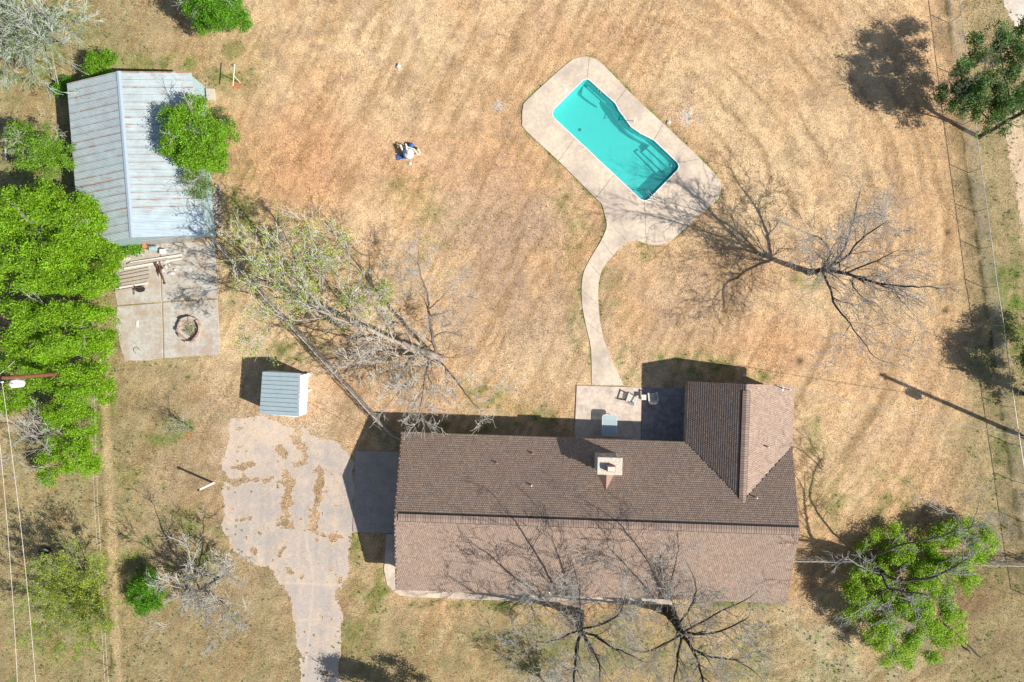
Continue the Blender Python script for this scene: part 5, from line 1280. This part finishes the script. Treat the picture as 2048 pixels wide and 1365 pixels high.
tree('green_tree', 'thinner yellow green tree with pale branches below the transformer pole', (185, 820), [(.16, .10, [(185, 820, 0), (160, 822, 1.8), (130, 830, 3)]), (.09, .03, [(130, 840, 3), (95, 872, 3.6), (60, 868, 4.2), (25, 845, 4.8)]), (.08, .03, [(128, 872, 3), (90, 872, 3.4), (70, 850, 4.2)]), (.07, .03, [(110, 895, 2.6), (60, 902, 3.4), (10, 912, 4)]), (.06, .03, [(120, 930, 2), (80, 935, 3)])], 33, tw=1.5, dens=2.0, par=dict(levels=3), group=GR, pale=(.5, .47, .42),
     lobes=[(150, 790, 40, 3.4), (60, 780, 34, 3.4), (190, 760, 30, 2.8), (110, 820, 30, 3.2), (160, 850, 36, 3), (110, 860, 22, 3), (150, 900, 40, 2.8), (105, 925, 26, 2.6), (175, 930, 22, 2.4), (20, 800, 26, 3), (95, 955, 16, 2.2), (215, 790, 16, 2)], leafcol=(.22, .43, .018), nleaf=24000, leafsz=.065)
tree('green_tree', 'airy light green tree left of the barn, apart from the others', (118, 300), [(.12, .08, [(118, 300, 0), (100, 306, 1.4), (85, 305, 2.6)]), (.06, .03, [(85, 305, 2.6), (50, 290, 3.6)]), (.06, .03, [(90, 305, 2.4), (110, 280, 3.4)])], 34, tw=1.3, dens=2, par=dict(levels=3), pale=(.5, .48, .4),
     lobes=[(50, 280, 30, 3), (90, 290, 36, 3.2), (120, 315, 28, 2.8), (60, 315, 26, 2.6), (105, 335, 20, 2.4), (35, 265, 16, 2.6)], leafcol=(.18, .36, .03), nleaf=11000, leafsz=.06)
tree('green_bush', 'bright bush tucked behind the top left corner of the barn', (212, 142), [(.06, .03, [(212, 142, 0), (205, 138, 1.2)])], 35, cat='bush', tw=.6, dens=2, par=dict(levels=2),
     lobes=[(200, 132, 24, 1.6), (215, 122, 14, 1.8), (190, 145, 14, 1.2)], leafcol=(.17, .38, .02), nleaf=6500, leafsz=.06)
tree('green_bush', 'tiny bush in the narrow shade left of the barn roof', (130, 176), [(.04, .02, [(130, 176, 0), (126, 176, .8)])], 36, cat='bush', tw=.4, dens=2, par=dict(levels=2), lobes=[(122, 180, 11, .9), (134, 168, 9, .9)], leafcol=(.12, .34, .02), nleaf=1500, leafsz=.05)
tree('green_tree', 'bushy green tree cut by the top edge, right of the barn', (440, 14), [(.14, .09, [(440, 14, 0), (432, 6, 1.6), (428, -2, 2.6)]), (.07, .03, [(428, -2, 2.6), (460, 15, 3.4)]), (.07, .03, [(428, -2, 2.6), (385, 0, 3.4)])], 37, tw=1.3, dens=1.6, par=dict(levels=2),
     lobes=[(390, -5, 32, 3), (435, 5, 40, 3.2), (470, 20, 26, 2.8), (445, 35, 24, 2.6), (410, 50, 15, 2), (485, 42, 14, 2.2), (400, 22, 18, 2.6)], leafcol=(.13, .34, .02), nleaf=20000, leafsz=.065)
# tree leaning on the barn roof
tree('green_tree', 'green tree growing against the barn and spreading over its roof', (436, 290), [(.14, .09, [(436, 290, 0), (425, 285, 2), (410, 275, 3.4)]), (.06, .03, [(410, 275, 3.4), (385, 230, 4.4), (375, 205, 4.8)]), (.06, .03, [(410, 275, 3.4), (370, 280, 4.6)]), (.05, .02, [(428, 330, 2), (400, 352, 3.2), (385, 365, 3.6)])], 38, tw=1.3, dens=1.8, par=dict(levels=3, nch=[4, 4, 3, 0]),
     lobes=[(390, 215, 20, 4), (345, 240, 22, 4.2), (370, 265, 38, 4.6), (405, 285, 42, 4.4), (345, 290, 24, 4.2), (385, 315, 32, 3.8), (425, 270, 30, 3.6), (450, 270, 24, 3), (430, 325, 20, 3), (400, 235, 18, 4)], leafcol=(.19, .41, .02), nleaf=30000, leafsz=.065)
tree('green_bush', 'pale thin leaved bush poking over the barn eave, below the big roof tree', (432, 375), [(.05, .03, [(432, 375, 0), (415, 370, 2.4)])], 39, cat='bush', tw=.9, dens=3, par=dict(levels=3, nch=[4, 4, 3, 0]), pale=(.45, .5, .42), lobes=[(395, 362, 24, 2.9), (408, 380, 16, 2.7)], leafcol=(.20, .32, .10), nleaf=2600, leafsz=.05)
tree('green_bush', 'low weedy shrub along the barn wall by the bricks', (445, 250), [(.03, .02, [(445, 250, 0), (446, 248, .6)])], 40, cat='bush', tw=.6, dens=3, par=dict(levels=3), lobes=[(442, 235, 14, .7), (440, 330, 12, .8), (448, 255, 12, .7)], leafcol=(.14, .20, .06), nleaf=2600, leafsz=.05)
tree('vine_clump', 'green vines creeping over the boards at the barn corner', (240, 500), [(.02, .015, [(240, 500, .05), (236, 502, .5)])], 41, cat='vine', tw=.5, dens=2, par=dict(levels=2), start=.1, lobes=[(245, 496, 16, .6), (262, 492, 12, .6), (228, 520, 16, .8), (225, 560, 14, .8), (274, 498, 8, .4)], leafcol=(.15, .36, .02), nleaf=5500, leafsz=.055)
# NW corner: grey wispy tree
tree('wispy_tree', 'grey green wispy leafless tree filling the top left corner', (60, 110), [
    (.2, .13, [(60, 110, 0), (45, 95, 1.6), (30, 75, 2.8)]), ] + [(.09, .03, [(35, 80, 2.6), (35 + (x - 35) * .5, 80 + (y - 80) * .5, 3.8), (x, y, 4.8)]) for x, y in ((5, 20), (60, 0), (110, 20), (150, 45), (120, 90), (60, 140), (10, 130), (-20, 80), (95, 60), (30, 30))],
    43, tw=1.9, dens=2.0, par=dict(rmin=.012, nch=[5, 6, 6, 0], spread=.6), dark=(.22, .23, .20), pale=(.50, .54, .45), tips=.25, leafcol=(.18, .30, .05), leafsz=.05)
# right side trees
tree('oak_tree', 'dark glossy green tree overhanging the fence at the top right', (1958, 275), [(.20, .14, [(1958, 275, 0), (2003, 249, 2.4), (2050, 222, 4.4)]), (.10, .04, [(2010, 246, 2.6), (1990, 190, 4.2), (1970, 140, 5.4)]), (.10, .04, [(2030, 234, 3.4), (2010, 160, 4.6), (2000, 90, 5.6)]), (.08, .03, [(1996, 252, 2.2), (1950, 215, 3.6), (1915, 180, 4.6)])], 51, tw=1.7, dens=1.6, par=dict(levels=3, nch=[4, 4, 3, 0]), pale=(.2, .19, .16),
     lobes=[(1905, 195, 28, 4.0), (1935, 150, 36, 4.6), (1990, 95, 42, 5.0), (1975, 160, 46, 5.0), (2035, 110, 46, 5.0), (2020, 180, 46, 4.8), (1945, 215, 34, 4.0), (1985, 235, 34, 3.8), (2060, 70, 30, 5), (2060, 200, 40, 4.4), (1920, 165, 22, 4.4)], leafcol=(.095, .19, .045), nleaf=25000, leafsz=.075)
tree('green_tree', 'leafy tree just outside the right edge whose shade falls over the fence', (2052, 790), [(.2, .14, [(2052, 790, 0), (2080, 788, 2.4), (2110, 790, 4)]), (.1, .04, [(2080, 788, 2.4), (2090, 740, 4)])], 52, tw=1.5, dens=1.6, par=dict(levels=2),
     lobes=[(2085, 740, 40, 2.8), (2110, 760, 50, 3.4), (2130, 700, 45, 3.2), (2100, 800, 30, 2.2), (2075, 700, 24, 2.2)], leafcol=(.08, .20, .02), nleaf=17000, leafsz=.07)
tree('old_tree', 'big tree at lower right, dark bare limbs on top of bright green growth', (1728, 1116), [
    (.40, .30, [(1728, 1116, 0), (1745, 1130, 1.6), (1764, 1148, 3.0)]),
    (.24, .10, [(1764, 1148, 3.0), (1800, 1160, 4.2), (1850, 1158, 5.4), (1895, 1142, 6.4), (1925, 1125, 7.0)]),
    (.20, .08, [(1764, 1148, 3.0), (1776, 1175, 4.6), (1800, 1182, 5.8), (1845, 1188, 6.8)]),
    (.16, .06, [(1732, 1112, .8), (1765, 1105, 2.6), (1810, 1088, 4.4), (1870, 1076, 5.6), (1935, 1056, 6.6), (1968, 1052, 7)]),
    (.10, .03, [(1936, 1058, 6.4), (1950, 1035, 7), (1958, 1005, 7.6)]),
    (.10, .03, [(1925, 1060, 6.2), (1912, 1030, 7), (1890, 1025, 7.2), (1852, 1005, 7.6)]),
    (.12, .04, [(1776, 1178, 4.6), (1740, 1205, 5.4), (1705, 1228, 6.0)]),
    (.10, .04, [(1785, 1180, 5), (1778, 1225, 5.8), (1780, 1270, 6.4)]),
    (.09, .04, [(1800, 1182, 5.4), (1830, 1215, 6), (1850, 1250, 6.4)]),
    (.08, .03, [(1764, 1148, 3), (1735, 1140, 4.2), (1700, 1120, 5.4)]),
    (.09, .03, [(1925, 1125, 7), (1925, 1095, 7.5), (1935, 1075, 7.8)]),
], 53, tw=1.7, dens=1.3, lw=.68, par=dict(rmin=.009, nch=[4, 4, 4, 0]), dark=(.085, .078, .07), pale=(.42, .41, .38),
     lobes=[(1800, 1150, 38, 2.16, .45), (1850, 1200, 38, 2.43, .45), (1960, 1080, 24, 1.65, .45), (1790, 1210, 34, 2.43, .45), (1895, 1070, 28, 1.43, .45), (1760, 1105, 39, 0.90, .45), (1805, 1095, 39, 1.05, .45), (1745, 1165, 40, 2.16, .45), (1730, 1205, 39, 2.29, .45), (1770, 1240, 50, 2.56, .45), (1830, 1240, 59, 2.70, .45), (1870, 1255, 53, 2.43, .45), (1880, 1215, 39, 2.56, .45), (1790, 1290, 37, 2.02, .45), (1850, 1175, 45, 2.70, .45), (1905, 1100, 45, 1.50, .45), (1945, 1090, 39, 1.57, .45), (1920, 1150, 34, 2.56, .45), (1930, 1060, 20, 1.65, .45), (1850, 1120, 34, 1.27, .45), (1770, 1130, 29, 1.12, .45)], leafcol=(.27, .47, .02), nleaf=120000, leafsz=.06)
tree('fallen_limb', 'dark broken limb sticking out below the big lower right tree', (1880, 1242), [(.12, .07, [(1880, 1242, .1), (1905, 1262, .5), (1935, 1290, .8), (1957, 1312, .5)])], 54, cat='limb', tw=.5, dens=.3, par=dict(levels=1), dark=(.055, .05, .045))
# sapling by the slab, bottom edge trees
tree('sapling', 'thin leafless sapling on the bare patch below the yard slab', (384, 856), [(.05, .03, [(384, 856, 0), (376, 858, 1.2), (368, 859, 2)]), (.03, .015, [(376, 858, 1.2), (360, 845, 2.4)]), (.03, .015, [(376, 858, 1.2), (350, 862, 2.4)])], 61, tw=1.0, dens=3, par=dict(levels=3, rmin=.006, nch=[4, 4, 3, 0]), pale=(.42, .40, .34), tips=.3, leafcol=(.2, .34, .05), leafsz=.04, start=.6)
tree('small_tree', 'leafless shrubby tree at the bottom edge, left of the front trees', (1120, 1395), [(.12, .06, [(1120, 1395, 0), (1115, 1385, 1.5)])] + [(.05, .02, [(1116, 1388, 1.2), (x, y, 3.2)]) for x, y in ((1060, 1370), (1085, 1345), (1120, 1335), (1150, 1350), (1170, 1375))], 62, tw=1.3, dens=2.6, par=dict(rmin=.008, nch=[5, 6, 5, 0]), pale=(.42, .42, .36), start=.5)
tree('green_tree', 'leafy tree outside the bottom edge that shades the end of the drive', (790, 1440), [(.18, .12, [(790, 1440, 0), (788, 1450, 3)]), (.08, .03, [(788, 1450, 3), (740, 1445, 4.4)])], 63, tw=1.5, dens=1.4, par=dict(levels=2),
     lobes=[(800, 1450, 45, 3.2), (850, 1440, 45, 3), (760, 1440, 35, 3.4), (900, 1460, 40, 3.4), (740, 1425, 20, 3.6)], leafcol=(.12, .26, .02), nleaf=15000, leafsz=.07)

# weeds: scattered low green plants
wr = np.random.RandomState(17); cs_ = []
cand_x = wr.uniform(0, 2048, 9000); cand_y = wr.uniform(0, 1365, 9000)
gc = ground_col(cand_x, cand_y); green = gc[:, 1] / gc[:, 0]
ok = (green > np.percentile(green, 80)) & ~inpoly(cand_x, cand_y, DECK) & ~inpoly(cand_x, cand_y, YARD) & ~inpoly(cand_x, cand_y, PATIO) & ~inpoly(cand_x, cand_y, CARP) & ~inpoly(cand_x, cand_y, WALK) & ~inpoly(cand_x, cand_y, HOUSEP) & ~inpoly(cand_x, cand_y, WINGP) & ~inpoly(cand_x, cand_y, PATH_L + PATH_R[::-1])
wxp, wyp = cand_x[ok], cand_y[ok]
per = 14; n_ = len(wxp) * per
c0 = np.repeat(np.stack([(wxp - CX) / PXM, (CY - wyp) / PXM, np.full(len(wxp), .0)], -1), per, 0)
a_ = wr.uniform(0, 2 * pi, n_); l_ = wr.uniform(.04, .15, n_); tip = c0 + np.stack([np.cos(a_) * l_, np.sin(a_) * l_, wr.uniform(.03, .1, n_)], -1)
sd_ = np.stack([-np.sin(a_), np.cos(a_), np.zeros(n_)], -1) * .018
vv = np.stack([c0 - sd_, c0 + sd_, tip], 1).reshape(-1, 3)
tag(np_mesh('weeds', vv, np.arange(n_ * 3).reshape(-1, 3), M['blade'], np.repeat(np.array([[.085, .14, .03]]) * wr.uniform(.5, 1.4, (n_, 1)), 3, 0)), 'scattered tufts of green weeds in the dry lawn', 'weeds', kind='stuff')
